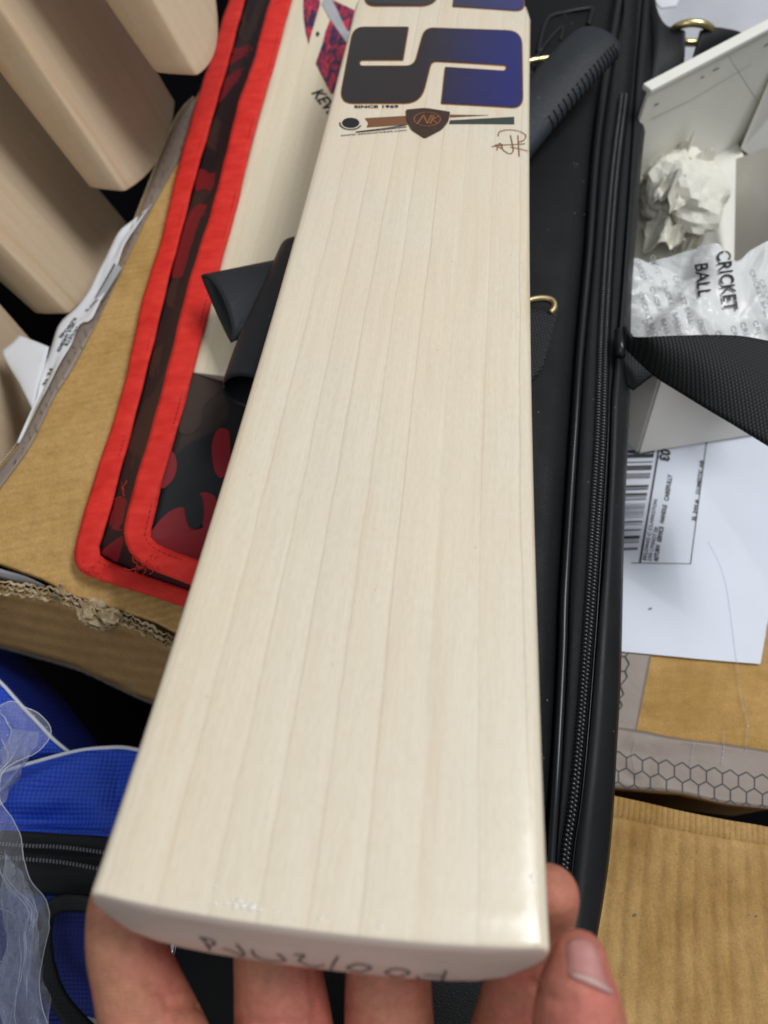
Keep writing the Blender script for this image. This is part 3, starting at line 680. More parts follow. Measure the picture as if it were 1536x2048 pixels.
# carry handle at the upper right of the held bat
hd = thing('carry_handle', 'padded dark leather carry handle with whip stitches emerging above right of the held bat', 'bag handle', P(1130, 180, .258))
ax = [P(980, 330, .268), P(1045, 250, .272), P(1110, 175, .276), P(1165, 115, .278), P(1200, 82, .276)]
def hr(t_): return .0178 * (1 if t_ < .88 else math.sqrt(max(.02, 1 - ((t_ - .88) / .125) ** 2)) * .25 + .75)
c_ = spline(ax, 8); V, F = tube_geo(c_, hr, 28, flat=.50, up=(0, 0, 1)); mk('sleeve', V, F, MAT['leather_handle'], hd, smooth=True)
for i in range(17):
    t_ = .30 + .58 * i / 16; p = c_[int(t_ * (len(c_) - 1))].lerp(c_[min(len(c_)-1, int(t_ * (len(c_) - 1)) + 1)], (t_ * (len(c_) - 1)) % 1)
    dd = (c_[-1] - c_[0]).normalized(); s = dd.cross(Vector((0, 0, 1))).normalized(); up = s.cross(dd)
    a = [p + s * (.0178 * math.cos(q_) + .0003) + up * (.0090 * math.sin(q_) + .0003) + dd * (.0016 * (q_ - .4)) for q_ in (-.1, .2, .5, .8)]
    V, F = tube_geo(a, .0007, 6); mk('stitch', V, F, MAT['leather_handle'], hd, smooth=True)
rg1 = thing('strap_ring', 'gold strap ring tucked against the leather carry handle beside the blue letters', 'ring', P(1087, 118, .258))
V, F = tube_geo(spline([P(x, y, .262) for x, y in ((1040, 132), (1062, 122), (1085, 118), (1108, 114), (1114, 108))], 6), .0019, 12); mk('bar', V, F, MAT['gold'], rg1, smooth=True)
rg2 = thing('strap_ring', 'gold ring hooked to ribbed webbing midway down the right edge of the held bat', 'ring', P(1090, 600, .258))
V, F = tube_geo(spline([P(x, y, .263) for x, y in ((1050, 604), (1066, 599), (1085, 597), (1101, 600), (1108, 608), (1107, 618), (1100, 626))], 6), .0020, 12); mk('bar', V, F, MAT['gold_dull'], rg2, smooth=True)
tb = patch('webbing_tab', zr([(1010, 640), (1050, 622), (1092, 617), (1119, 613)], .262), zr([(1010, 790), (1045, 780), (1072, 752), (1084, 738)], .258), 'webbing', None, n=14, m=10, th=.002, bulge=.001)
tag(tb, 'ribbed black webbing tab below the gold ring at the held bat right edge', 'webbing tab')
# ================================================================== CAMO COVER
cover = thing('bat_cover', 'black and dark red camouflage bat cover edged with bright red binding', 'bat cover', P(300, 900, .197))
b2o = [(568, -90), (541, 0), (506, 126), (474, 220), (439, 366), (399, 500), (365, 614), (335, 744), (277, 950), (253, 1040), (250, 1075), (262, 1106), (300, 1138), (376, 1168), (520, 1225)]
b2i = [(612, -90), (584, 0), (544, 146), (509, 264), (477, 400), (449, 505), (418, 622), (384, 754), (329, 950), (304, 1052), (300, 1066), (304, 1078), (322, 1092), (391, 1120), (540, 1175)]
b1o = [(485, -90), (459, 0), (407, 163), (368, 293), (325, 472), (283, 614), (244, 793), (192, 950), (160, 1064), (150, 1105), (156, 1136), (182, 1154), (240, 1172), (374, 1215), (520, 1262)]
b1i = [(512, -90), (490, 0), (446, 163), (404, 309), (353, 500), (318, 640), (283, 786), (239, 950), (222, 1020), (204, 1080), (196, 1100), (206, 1116), (250, 1136), (374, 1180), (520, 1228)]
Z1, Z2 = .2035, .236
edge_bump = lambda u, v, p: .0006 * math.sin(u * 60) * v + .0005 * math.sin(u * 23 + 2)
def cross_puff(h): return lambda u, v, p: h * (1 - (2*v - 1)**2) + .0005 * math.sin(u * 47 + 1) + .0004 * math.sin(u * 113 + v * 3)
patch('red_binding', zr(b1o, Z1), zr(b1i, Z1 + .002), 'red_binding', cover, n=110, m=7, th=.0016, disp=cross_puff(.0009))
patch('red_binding', zr(b2o, Z2 + .001), zr(b2i, Z2 + .002), 'red_binding', cover, n=110, m=7, th=.0016, disp=cross_puff(.0009))
gw = crease_field(9, 22, .0009, 1.0)
patch('gusset', zr([(x + 3, y - 3) for x, y in b1i], Z1), zr([(x + 3, y - 3) for x, y in b2o], Z2), 'camo', cover, n=90, m=12, th=.001, bulge=-.002, disp=lambda u, v, p: gw(u * 6 - 3, v - .5) * math.sin(math.pi * v))
# padded top panel
right = [(620, 1215), (700, 1100), (780, 800), (850, 400), (895, -90)]
topi = rail(zr(b2i, Z2 - .002), 60)[::-1]
patch('top_panel', zr([(x - 4, y + 3) for x, y in b2i], Z2 - .001), zr([(905, -90), (850, 400), (780, 800), (700, 1100), (640, 1215)], Z2 - .006), 'camo', cover, n=60, m=24, th=.001, bulge=-.009, disp=lambda u, v, p: .6 * wr(u * 2 - 1, v * 2 - 1) * math.sin(math.pi * v))
patch('bottom_panel', zr([(x + 6, y - 4) for x, y in b1o], Z1 - .004), zr([(905, -90), (850, 400), (780, 800), (700, 1100), (640, 1240)], Z1 - .003), 'camo', cover, n=60, m=6, th=.001)
patch('side_panel', zr([(905, -90), (850, 400), (780, 800), (700, 1100), (640, 1215)], Z2 - .006), zr([(905, -90), (850, 400), (780, 800), (700, 1100), (640, 1240)], Z1 - .003), 'camo', cover, n=40, m=4, th=.001)
def stitch_row(pts, z, parent, mat, pitch=.0032, ln=.0019, r_=.00032):
    s = rail(zr(pts, z), 400); parts = []; d = 0; nxt = 0
    for i in range(1, len(s)):
        L_ = (s[i] - s[i-1]).length
        while nxt <= d + L_:
            c = s[i-1].lerp(s[i], (nxt - d) / L_); tw = (s[i] - s[i-1]).normalized(); parts.append(tube_geo([c - tw * ln/2, c + Vector((0, 0, .0002)), c + tw * ln/2], r_, 4)); nxt += pitch
        d += L_
    v, f = join_geo(parts); o = mk('stitching', v, f, MAT[mat], parent); o['kind'] = 'stuff'; return o
def cast_blobs(name, blobs, mat, V, F, lift):
    bv = BVHTree.FromPolygons(V, F); parts = []
    for bl_ in blobs:
        sp_ = [Vector(p[:2] + (0,)) for p in bl_]; o_ = spline(sp_, 5, closed=True); c = sum(o_, Vector()) / len(o_); pts = [(c.x, c.y)]
        for k_ in (.33, .66, 1.0): pts += [(c.x + (q.x - c.x) * k_, c.y + (q.y - c.y) * k_) for q in o_]
        W_ = []
        for x, y in pts:
            h = None
            for q_ in range(20):
                xx, yy = c.x + (x - c.x) * (1 - q_ / 20), c.y + (y - c.y) * (1 - q_ / 20); r_ = ray(xx, yy).normalized(); h = bv.ray_cast(CAM, r_)[0]
                if h is not None: break
            W_.append((h - r_ * lift) if h is not None else None)
        n = len(o_); f = [(0, 1 + k, 1 + (k+1) % n) for k in range(n)]
        for q in range(2): f += [(1+q*n+k, 1+(q+1)*n+k, 1+(q+1)*n+(k+1) % n, 1+q*n+(k+1) % n) for k in range(n)]
        f = [t_ for t_ in f if all(W_[i] is not None for i in t_)]; ix = sorted({i for t_ in f for i in t_}); mp = {i: k for k, i in enumerate(ix)}
        if f: mk(name, [W_[i] for i in ix], [tuple(mp[i] for i in t_) for t_ in f], MAT[mat], cover, smooth=True)
z1_ = lambda pts: [(x/3.072, y/3.072) for x, y in pts]; zc_ = lambda pts: [(x/3.072, 500 + y/3.072) for x, y in pts]; zd_ = lambda pts: [(x/3.072, 950 + y/3.072) for x, y in pts]
gus_red = [z1_(p) for p in ([(1395, 300), (1470, 295), (1545, 270), (1560, 330), (1480, 360), (1400, 400)], [(1360, 520), (1440, 440), (1540, 400), (1530, 480), (1440, 520), (1380, 600), (1330, 640)], [(1225, 1040), (1290, 1065), (1350, 1060), (1330, 1180), (1260, 1160), (1200, 1170)], [(1180, 1290), (1250, 1255), (1310, 1300), (1280, 1450), (1230, 1650), (1120, 1700), (1050, 1690), (1090, 1500)])]
gus_red += [zd_(p) for p in ([(680, 170), (760, 140), (800, 200), (770, 330), (690, 330), (660, 250)], [(600, 500), (680, 420), (760, 375), (740, 480), (700, 560), (600, 560)])]
gus_brown = [z1_(p) for p in ([(1300, 720), (1360, 760), (1390, 920), (1340, 930), (1270, 880)], [(1210, 1180), (1320, 1190), (1300, 1270), (1190, 1250)], [(1440, 130), (1560, 40), (1580, 180), (1500, 260)], [(1060, 1720), (1200, 1690), (1180, 1860), (1030, 1880)])] + [zc_(p) for p in ([(950, 620), (1050, 560), (1030, 720), (920, 780)], [(860, 1100), (960, 1040), (900, 1280), (800, 1330)])]
top_red = [zc_(p) for p in ([(1040, 1240), (1075, 1260), (1085, 1340), (1055, 1420), (990, 1460), (980, 1300)], [(1325, 1120), (1370, 1095), (1410, 1130), (1410, 1300), (1370, 1400), (1320, 1360), (1300, 1220)])] + [zd_(p) for p in ([(920, 370), (1000, 260), (1080, 205), (1140, 210), (1200, 330), (1300, 330), (1300, 560), (1100, 520), (950, 450)], [(1220, 130), (1280, 110), (1330, 160), (1300, 330), (1240, 300)])]
top_brown = [zc_(p) for p in ([(1190, 745), (1290, 770), (1360, 850), (1250, 960), (1240, 1060), (1170, 1130), (1100, 1110), (1130, 950)],)]
gv, gf = grid_src['gusset']; tv, tf = grid_src['top_panel']
cast_blobs('camo_red_print', gus_red, 'camo_red', gv, gf, .0024); cast_blobs('camo_brown_print', gus_brown, 'camo_brown', gv, gf, .0019)
cast_blobs('camo_red_print', top_red, 'camo_red', tv, tf, .0012); cast_blobs('camo_brown_print', top_brown, 'camo_brown', tv, tf, .0010)
cast_blobs('camo_black_print', [zd_([(1140, 180), (1230, 120), (1250, 240), (1225, 320), (1170, 325), (1145, 270)])], 'camo_black', tv, tf, .0018)
mid2 = [(i_[0] * .8 + o_[0] * .2, i_[1] * .8 + o_[1] * .2) for i_, o_ in zip(b2i, b2o)]
stitch_row(mid2, Z2 + .0028, cover, 'binding_stitch'); mid1 = [(i_[0] * .75 + o_[0] * .25, i_[1] * .75 + o_[1] * .25) for i_, o_ in zip(b1i, b1o)]; stitch_row(mid1, Z1 + .0022, cover, 'binding_stitch')
rnd = random.Random(4); thr = []
for cx_, cy_, z_, n_t in ((286, 1132, .236, 15), (185, 1140, .205, 9), (240, 985, .236, 3)):
    for _ in range(n_t):
        a = rnd.uniform(0, 6.28); p = [(cx_ + rnd.uniform(-14, 14), cy_ + rnd.uniform(-8, 8))]
        for k in range(4): a += rnd.uniform(-.9, .9); p.append((p[-1][0] + 9 * math.cos(a), p[-1][1] + 7 * math.sin(a)))
        thr.append(tube_geo(spline([P(x, y, z_ + rnd.uniform(-.002, .006)) for x, y in p], 4), .00016, 4))
v, f = join_geo(thr); o = mk('loose_threads', v, f, MAT['red_thread'], cover); o['kind'] = 'stuff'
# ================================================================== SECOND BAT (inside the cover)
L0 = P(376, 744, .2365); L1 = P(592, -60, .2365); vd = (L1 - L0).normalized(); ud = vd.cross(Vector((0, 0, 1))).normalized()
ud = (ud + Vector((0, 0, -.05))).normalized()
b2m = frame(L0 + ud * .054, ud, vd)
bat2 = thing('cricket_bat', 'cream cricket bat with red and navy stickers inside the camouflage cover', 'cricket bat', mat=b2m)
V, F = blade_geo(.108, .56, lambda v: .016, lambda v: .022, .001, -.2, lambda v: 0, crown=.003, rim=.004, rr=.0012); o = mk('blade', V, F, MAT['willow_toe_bat'], bat2, smooth=True, local=True); fix_normals(o)
b2n = b2m.to_3x3() @ Vector((0, 0, 1)); b2inv = b2m.inverted()
def face2(px, py, lift=.0004):
    z = 0
    for _ in range(4):
        q = b2inv @ onplane(px, py, b2m @ Vector((0, 0, z)), b2n); z = .003 * (1 - min(1, (q.x / .048) ** 2))
    q.z = z + lift; return q
t = NT('sticker_red', .3, .5); nn = t.noise(t.mapping((1, .35, 1), rot=(0, 0, .5)), 210, 5, .7, 1.2)
t.color(t.ramp(nn, [(.36, (.012, .012, .05)), (.46, (.06, .018, .08)), (.52, (.38, .02, .05)), (.62, (.62, .03, .06)), (.7, (.55, .06, .12))])); MAT['sticker_red'] = t.m
plain('sticker_silver', (.42, .43, .46, 1), .35, .5)
z2f = lambda pts: [(380 + x/3.413, y/3.413) for x, y in pts]
def decal2(name, pts, mat, lift=.0005):
    v, f = prism_geo([face2(x, y, lift) for x, y in z2f(pts)], Vector((0, 0, -.0003))); o = mk(name, v, f, MAT[mat], bat2, local=True); fix_normals(o)
decal2('red_sticker', [(780, -60), (772, 40), (776, 130), (790, 230), (810, 305), (826, 240), (862, 120), (888, 30), (880, -60)], 'sticker_red')
decal2('red_sticker', [(955, 140), (1010, 215), (1060, 290), (1190, 420), (1120, 640), (960, 640), (905, 530), (858, 435), (880, 370), (905, 300), (925, 220)], 'sticker_red')
decal2('red_sticker', [(968, 0), (1030, 30), (1180, 100), (1240, 220), (1130, 240), (1060, 200), (1010, 110)], 'sticker_red')
decal2('silver_stripe', [(930, -60), (968, 0), (1065, 205), (1130, 300), (1180, 420), (1060, 285), (955, 135), (900, 30)], 'sticker_silver', .0008)
decal2('dot_print', [(862, 222), (878, 218), (884, 236), (872, 254), (860, 246)], 'print_black')
o_ = face2(622, 186); e_ = face2(660, 236); Xd = (e_ - o_).normalized(); Yd = Vector((0, 0, 1)).cross(Xd)
v, f = text_geo('KEVIN', .0125, o_ - Yd * .0, Xd, Yd, .02); v = [Vector((q.x, q.y, .003 * (1 - min(1, (q.x/.048)**2)) + .0005)) for q in v]; mk('name_print', v, f, MAT['print_black'], bat2, local=True)
# ================================================================== LEATHER SLEEVES left of held bat
def sleeve(name, label, pts, r0, flat, mat='leather_handle', th=.0014, seg=28):
    root = thing(name, label, 'leather sleeve', P(prj(pts[0])[0], prj(pts[0])[1], .24)); c = spline(pts, 8)
    V, F = tube_geo(c, r0, seg, flat=flat, up=(0, 0, 1), cap=False); o = mk('tube', [p + (c[1] - c[0]).normalized() * (.010 * max(0, (p - c[0]).dot(Vector((0, 0, 1))) / .012) if i < seg else 0) for i, p in enumerate(V)], F, MAT[mat], root, smooth=True); solid(o, th, -1)
    return root
def flat_tube(name, rings, mat, parent, th=.0014, seg=32):
    """rings: (centre, half-width vector, half-thickness)"""
    V, F = [], []
    for i, (c, h, r_) in enumerate(rings):
        ad = (rings[-1][0] - rings[0][0]).normalized(); q = max(0, 1 - i / 4)
        for k in range(seg):
            a = 2 * math.pi * k / seg; V.append(c + h * math.cos(a) + Vector((0, 0, 1)) * r_ * math.sin(a) * (abs(math.sin(a)) ** .2) + ad * (.0055 * q * max(0, math.sin(a))))
    for i in range(len(rings) - 1):
        for k in range(seg): a, b_ = i*seg+k, i*seg+(k+1) % seg; F.append((a, b_, b_+seg, a+seg))
    o = mk(name, V, F, MAT[mat], parent, smooth=True); solid(o, th, 0); return o
fs = thing('leather_sleeve', 'flattened dark leather sleeve with its open mouth across the red binding', 'leather sleeve', P(433, 612, .25))
def fring(t_):
    a = P(402 + 175 * t_, 553 - 36 * t_, .264 - .004 * t_); b_ = P(461 + 150 * t_, 683 - 75 * t_, .262 - .004 * t_); return ((a + b_) / 2, (b_ - a) / 2, .0062 - .002 * t_)
flat_tube('tube', [fring(i / 12) for i in range(13)], 'leather_handle', fs)
sleeve('leather_sleeve', 'round hollow dark leather sleeve along the left edge of the held bat', [P(496, 786, .272), P(524, 700, .268), P(562, 610, .262), P(605, 510, .256)], .0125, .90)
# ================================================================== RACK OF BATS upper left
def solveR(px, py, L0, W, lower=True):
    best = None
    for i in range(900):
        z = L0.z - .16 + .24 * i / 899
        if lower and z > L0.z: break
        e = abs((P(px, py, z) - L0).length - W)
        if best is None or e < best[0]: best = (e, z)
    return P(px, py, best[1])
rack = [((395, 152), (308, 0), (428, -18), None, R(34), .27, .108, 'short bare willow bat end at the top, touching the red edged cover'),
        ((250, 384), (0, 15), (350, 200), (235, 0), R(32), .25, .122, 'middle bare willow bat with its rounded toe above the torn honeycomb tape'),
        ((140, 628), (0, 484), (247, 452), (0, 140), R(30), .18, .134, 'wide bare willow bat whose toe touches the torn white label'),
        ((52, 1000), (-120, 850), (178, 800), (0, 605), R(25), .15, .108, 'orange tan willow bat under the white sheet at the left edge')]
def edge_miss(a, b_, px):
    (x0, y0), (x1, y1) = prj(a), prj(b_); dx, dy = x1 - x0, y1 - y0; return abs((px[0] - x0) * dy - (px[1] - y0) * dx) / math.hypot(dx, dy)
for (l0, l1, r0, r1, roll, zmax, Wb, lab) in rack:
    best = None
    for iz in range(int((zmax - .12) / .005) + 1):
        for iq in range(21 if r1 else 1):
            za = .12 + iz * .005; zb = za + (-.04 + iq * .01 if r1 else .04); L0 = P(*l0, za); L1 = P(*l1, zb); vv_ = (L1 - L0).normalized(); hz = vv_.cross(Vector((0, 0, 1))).normalized(); nn_ = hz.cross(vv_)
            uu = hz * math.cos(roll) - nn_ * math.sin(roll); Rc = L0 + uu * Wb; e = edge_miss(Rc, Rc + vv_ * .1, r0) + (edge_miss(Rc, Rc + vv_ * .1, r1) if r1 else 0) + abs(zb - za) * 20
            if best is None or e < best[0]: best = (e, L0, uu, vv_, Rc, za, zb)
    e, L0, uu, vv_, Rc, za, zb = best; m_ = frame(L0 + uu * Wb / 2, uu, vv_)
    tR = min(range(0, 90), key=lambda k: math.hypot(prj(Rc + vv_ * (k / 1000))[0] - r0[0], prj(Rc + vv_ * (k / 1000))[1] - r0[1])) / 1000
    print('rack', e, za, zb, tR)
    root = thing('cricket_bat', lab, 'cricket bat', mat=m_, group='bare willow bats standing in the dark box')
    V, F = blade_geo(Wb, .54, lambda v: .024 + .010 * min(1, v / .15), lambda v: .03 + .022 * min(1, v / .2), .0, -.5, lambda v: 0, crown=.0012, rim=.003, rr=.0012, tf=lambda q, tR=tR: min(.044, tR) * (max(0, min(1, (q + 1) / 2)) ** 2.2) - .004 * (1 - min(1, abs(q)) ** 2))
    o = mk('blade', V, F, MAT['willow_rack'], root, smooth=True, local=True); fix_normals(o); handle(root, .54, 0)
# ================================================================== CARDBOARD BOX (left)
boxa = thing('cardboard_box', 'golden brown cardboard box under the camouflage cover, its left edge taped', 'box', P(250, 1000, .02))
outA = [(470, 30), (430, 118), (391, 195), (350, 244), (280, 417), (208, 595), (156, 650), (120, 715), (75, 812), (39, 884), (0, 933), (-80, 1035), (-80, 1095), (0, 1127), (81, 1156), (145, 1190), (232, 1218), (309, 1243), (345, 1262), (520, 1320), (640, 1335), (760, 1000), (880, 300), (900, -80), (520, -80)]
o = slab_px('top_flap', outA, .196, .0055, MAT['card_gold'], boxa); bevel(o, .0012, 2, 50)
cA = [P(x, y, .190) for x, y in ((480, 60), (300, 430), (60, 860), (-60, 1060), (330, 1240), (620, 1320), (740, 1000), (880, 0))]
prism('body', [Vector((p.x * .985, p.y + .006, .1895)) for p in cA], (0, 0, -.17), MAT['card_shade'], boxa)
sl = [(391, 197), (352, 246), (283, 417), (211, 595), (160, 650), (124, 715), (79, 812), (42, 884), (2, 936), (-75, 1035)]
sr = [(400, 230), (380, 280), (306, 412), (236, 556), (200, 632), (143, 741), (108, 795), (62, 890), (2, 974), (-75, 1075)]
patch('edge_tape', zr(sl, .1968), zr(sr, .1968), 'tape_film', boxa, n=40, m=4, th=.0003)
rnd = random.Random(11); bits = []
sA, sB = rail(zr(sl, .1974), 46), rail(zr(sr, .1974), 46)
for i in range(1, 40):
    a, b = sA[i], sB[i]
    for k in range(3):
        u = rnd.uniform(.15, .8); c = a.lerp(b, u); e = c + (b - a).normalized() * rnd.uniform(.0008, .002) + Vector((rnd.uniform(-.001, .001), rnd.uniform(-.0015, .0015), 0)); bits.append(stroke_geo([c, e], .0005, (0, 0, 1), 0))
v, f = join_geo(bits); mk('honeycomb_print', v, f, MAT['print_grey'], boxa)
# corrugated flute edge along the torn left side
wave = []; eA = rail([(x - 3, y, .1945) for x, y in sl], 420)
for i in range(1, 419, 2): wave.append(tube_geo([eA[i] + Vector((0, 0, .0018)), eA[i] + Vector((0, 0, -.0022))], .0006, 5))
v, f = join_geo(wave); o = mk('fluting', v, f, MAT['card_torn'], boxa); o['kind'] = 'stuff'
patch('grey_tape_strip', [(-60, 1118, .190), (0, 1138, .190), (50, 1152, .190), (90, 1172, .190)], [(-60, 1140, .184), (0, 1156, .184), (50, 1168, .184), (86, 1178, .184)], 'poly_grey', boxa, n=14, m=4, th=.0006)
# torn label over the edge
cf = crease_field(21, 30, .0012, 1.0)
lab1, V1, F1 = patch('torn_label', [(304, 408, .1985), (262, 470, .199), (228, 540, .199), (205, 598, .199), (182, 640, .1992), (158, 646, .1985), (140, 690, .199), (118, 730, .199), (92, 778, .199), (72, 816, .1985), (36, 886, .198)],
      [(296, 418, .197), (240, 462, .195), (216, 500, .195), (188, 560, .194), (158, 606, .193), (122, 640, .193), (104, 682, .194), (90, 722, .195), (78, 762, .196), (66, 806, .197), (34, 884, .1978)], 'paper_white', None, n=60, m=9, th=.0003, disp=lambda u, v, p: .0012 * cf(u * 3 - 1.5, v - .5) / .0012, geo=True)
tag(lab1, 'torn white printed label wrapped over the left edge of the cardboard box', 'label')
bvl = BVHTree.FromPolygons(V1, F1)
def drop(bv, p, lift):
    h, n, i, d = bv.ray_cast(Vector((p.x, p.y, .5)), Vector((0, 0, -1)))
    return (h + Vector((0, 0, lift))) if h is not None else None
lroot = lab1
def text_px(s, x0, y0, x1, y1, hpx, z, bold=.01, bv=None, lift=.0004, flip=1):
    """print s so that it runs from (x0,y0) to (x1,y1); hpx: letter height in photo pixels"""
    a, b = P(x0, y0, z), P(x1, y1, z); Xd = (b - a); wd = Xd.length; Xd.normalize(); Yd = Vector((0, 0, 1)).cross(Xd)
    m_ = (a - CAM).dot(Vector((0, st, -ct))) / FPX; size = hpx * m_ * 1.05 / .73
    v, f = text_geo(s, 1.0, (0, 0, 0), (1, 0, 0), (0, 1, 0), bold); w_ = max(q.x for q in v)
    out = [a + Xd * (q.x / w_ * wd) + Yd * (q.y * size) + Vector((0, 0, lift)) for q in v]
    if bv is not None:
        o2 = []
        for q in out:
            h = drop(bv, q, lift); o2.append(h if h is not None else q)
        out = o2
    return out, f
parts = []
for s_, a, b, h in (('R.LTD 24', (134, 690), (158, 655), 9), ('KNIGHT 3 UK', (118, 700), (150, 640), 8), ('N 34', (86, 762), (104, 730), 9), ('SPORTS', (120, 672), (150, 628), 7), ('UK', (170, 618), (200, 600), 8)):
    parts.append(text_px(s_, *a, *b, h, .199, .03, bvl, .0007))
v, f = join_geo(parts); mk('label_print', v, f, MAT['print_black'], lab1)
parts = []
for i, (y0, y1) in enumerate(((1, 1),)):
    q = [P(x, y, .2) for x, y in ((234, 528), (244, 535), (204, 600), (196, 590))]
    q = [drop(bvl, p, .0007) or p for p in q]; parts.append((q, [(0, 1, 2, 3)]))
v, f = join_geo(parts); mk('bar_code', v, f, MAT['print_faint'], lab1)
for pl in ([(226, 522), (230, 525), (190, 592), (186, 588)],):
    q = [P(x, y, .2) for x, y in pl]; q = [drop(bvl, p, .0008) or p for p in q]; mk('dark_print', q, [(0, 1, 2, 3)], MAT['print_grey'], lab1)
sh_ = patch('paper_sheet', [(98, 694, .194), (88, 735, .194), (76, 775, .194), (66, 822, .194)], [(36, 667, .192), (12, 690, .190), (0, 702, .189), (36, 762, .190)], 'paper_white', None, n=14, m=10, th=.0003, disp=lambda u, v, p: -.002 * v * v)
tag(sh_, 'plain white paper sheet sticking out over the orange tan bat at the left edge', 'paper')
# hanging torn front flap
flap = thing('box_flap', 'torn corrugated cardboard flap below the golden box, its upper edge ripped', 'cardboard flap', P(150, 1300, .14))
ta = [(-80, 1158), (0, 1176), (60, 1184), (130, 1198), (215, 1236), (250, 1240), (345, 1288), (520, 1370)]
tb_ = [(-80, 1262), (0, 1284), (80, 1306), (160, 1330), (230, 1362), (300, 1394), (520, 1480)]
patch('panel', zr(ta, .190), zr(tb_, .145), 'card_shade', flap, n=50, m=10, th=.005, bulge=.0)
patch('frayed_hem', zr([(x, y - 8) for x, y in tb_], .1492), zr([(x, y + 9) for x, y in tb_], .139), 'card_grey', flap, n=70, m=4, th=.003, disp=lambda u, v, p: .0012 * math.sin(u * 190) * v + .001 * math.sin(u * 67))
fl = []; lo = []; rnd = random.Random(15)
for off, zo in ((-13, .1950), (-2, .1930), (9, .1910)):
    s = rail([(x, y + off, zo) for x, y in ta], 300); k0 = rnd.uniform(0, 6); lo.append(tube_geo([p + Vector((0, .0006 * math.sin(i * .31 + k0) + .0005 * math.sin(i * .83 + k0), .0004 * math.sin(i * .9))) for i, p in enumerate(s)], lambda t_: .00035, 4, flat=2.2))
for off, zo in ((-7.5, .1940), (3.5, .1920)):
    s = rail([(x, y + off, zo) for x, y in ta], 900); fl.append(tube_geo([p + Vector((0, .0017 * math.sin(i * .21 + math.sin(i * .013) * 2), 0)) for i, p in enumerate(s)], .00028, 4, flat=3))
v, f = join_geo(lo); mk('torn_liner', v, f, MAT['card_torn'], flap); v, f = join_geo(fl); o = mk('fluting', v, f, MAT['card_torn'], flap); o['kind'] = 'stuff'
rnd = random.Random(8)
for (cx_, cy_, rx, ry, dz) in ((188, 1213, 26, 16, .003), (222, 1232, 20, 17, .006), (196, 1243, 30, 13, .0), (170, 1222, 20, 18, .004), (205, 1252, 26, 9, -.003), (124, 1184, 7, 12, .002)):
    cfx = crease_field(rnd.randint(0, 999), 9, .004, 1.0); pts = []; N_ = 9; ang = rnd.uniform(0, 1)
    V = []; F = []
    base = P(cx_, cy_, .193 + dz); ex = P(cx_ + rx, cy_, .193 + dz) - base; ey = P(cx_, cy_ - ry, .193 + dz) - base
    for j in range(7):
        for i in range(7):
            a, b = i/3 - 1, j/3 - 1; k_ = 1 - .28 * abs(a * b) + rnd.uniform(-.10, .10)
            p = base + ex * a * k_ + ey * b * k_; p.z += cfx(a, b) + .001 * rnd.uniform(-1, 1); V.append(p)
    F = [(j*7+i, j*7+i+1, j*7+i+8, j*7+i+7) for j in range(6) for i in range(6)]
    o = mk('torn_shred', V, F, MAT['card_torn'], flap); solid(o, .0007, 0)
rb = patch('red_bag_edge', zr([(-80, 1120), (0, 1148), (60, 1160), (115, 1185)], .165), zr([(-80, 1190), (0, 1200), (60, 1215), (115, 1225)], .15), 'dark_red_bag', None, n=14, m=5, th=.002)
tag(rb, 'sliver of dark red bag in the gap between the golden box and the torn flap', 'bag')
# ================================================================== BLUE SPORTS BAG (lower left)
blue = thing('sports_bag', 'royal blue sports bag with white piping and a black zip below the torn flap', 'sports bag', P(130, 1750, .05))
pip1 = [(-90, 1576), (0, 1545), (60, 1527), (150, 1503), (220, 1495), (268, 1498), (350, 1520)]
low1 = [(-90, 1650), (0, 1660), (50, 1663), (130, 1668), (210, 1674), (290, 1690), (350, 1712)]
cb = crease_field(5, 18, .006, 1.0)
foldf = lambda u, v, p: cb(u * 2.4 - 1.2, v * 1.2 - .6) * math.sin(math.pi * v) ** .6
patch('front_panel', zr(pip1, .150), zr(low1, .158), 'blue_weave', blue, n=60, m=20, th=.0015, bulge=.006, disp=foldf)
v, f = tube_geo(rail([(x, y, .1515) for x, y in pip1], 60), .0011, 10); mk('piping', v, f, MAT['white_piping'], blue, smooth=True)
pip2 = [(-70, 1300), (0, 1364), (25, 1391), (50, 1419), (80, 1450), (105, 1477), (142, 1508)]
patch('dark_side_panel', zr([(-70, 1300), (0, 1364), (50, 1419), (105, 1477), (142, 1508)], .142), zr([(-20, 1260), (60, 1330), (120, 1390), (160, 1440), (200, 1496)], .09), 'blue_dark', blue, n=24, m=10, th=.0015)
patch('end_panel', zr(pip2, .143), zr([(-110, 1330), (-90, 1400), (-60, 1470), (-40, 1520), (-20, 1550), (20, 1540), (100, 1516)], .13), 'blue_weave', blue, n=24, m=8, th=.0015, bulge=.004)
v, f = tube_geo(rail([(x, y, .1445) for x, y in pip2], 40), .0010, 10); mk('piping', v, f, MAT['white_piping'], blue, smooth=True)
zb1 = [(-90, 1762), (0, 1772), (60, 1784), (120, 1788), (190, 1792), (300, 1806), (350, 1815)]
patch('zip_band', [(x, y, .1585) for x, y in low1], [(x, y, .150) for x, y in zb1], 'leather_tape', blue, n=50, m=14, th=.0015, disp=lambda u, v, p: -.005 * math.exp(-((v - .38) / .13) ** 2) + .002 * math.sin(math.pi * v))
patch('lower_panel', [(x, y, .1495) for x, y in zb1], [(-90, 2150, .135), (60, 2150, .135), (200, 2150, .135), (330, 2150, .13), (420, 2150, .12)], 'blue_dark', blue, n=40, m=16, th=.0015, bulge=.006, disp=lambda u, v, p: .8 * cb(u * 2 - 1, v * 1.4 - .4) * math.sin(math.pi * v))
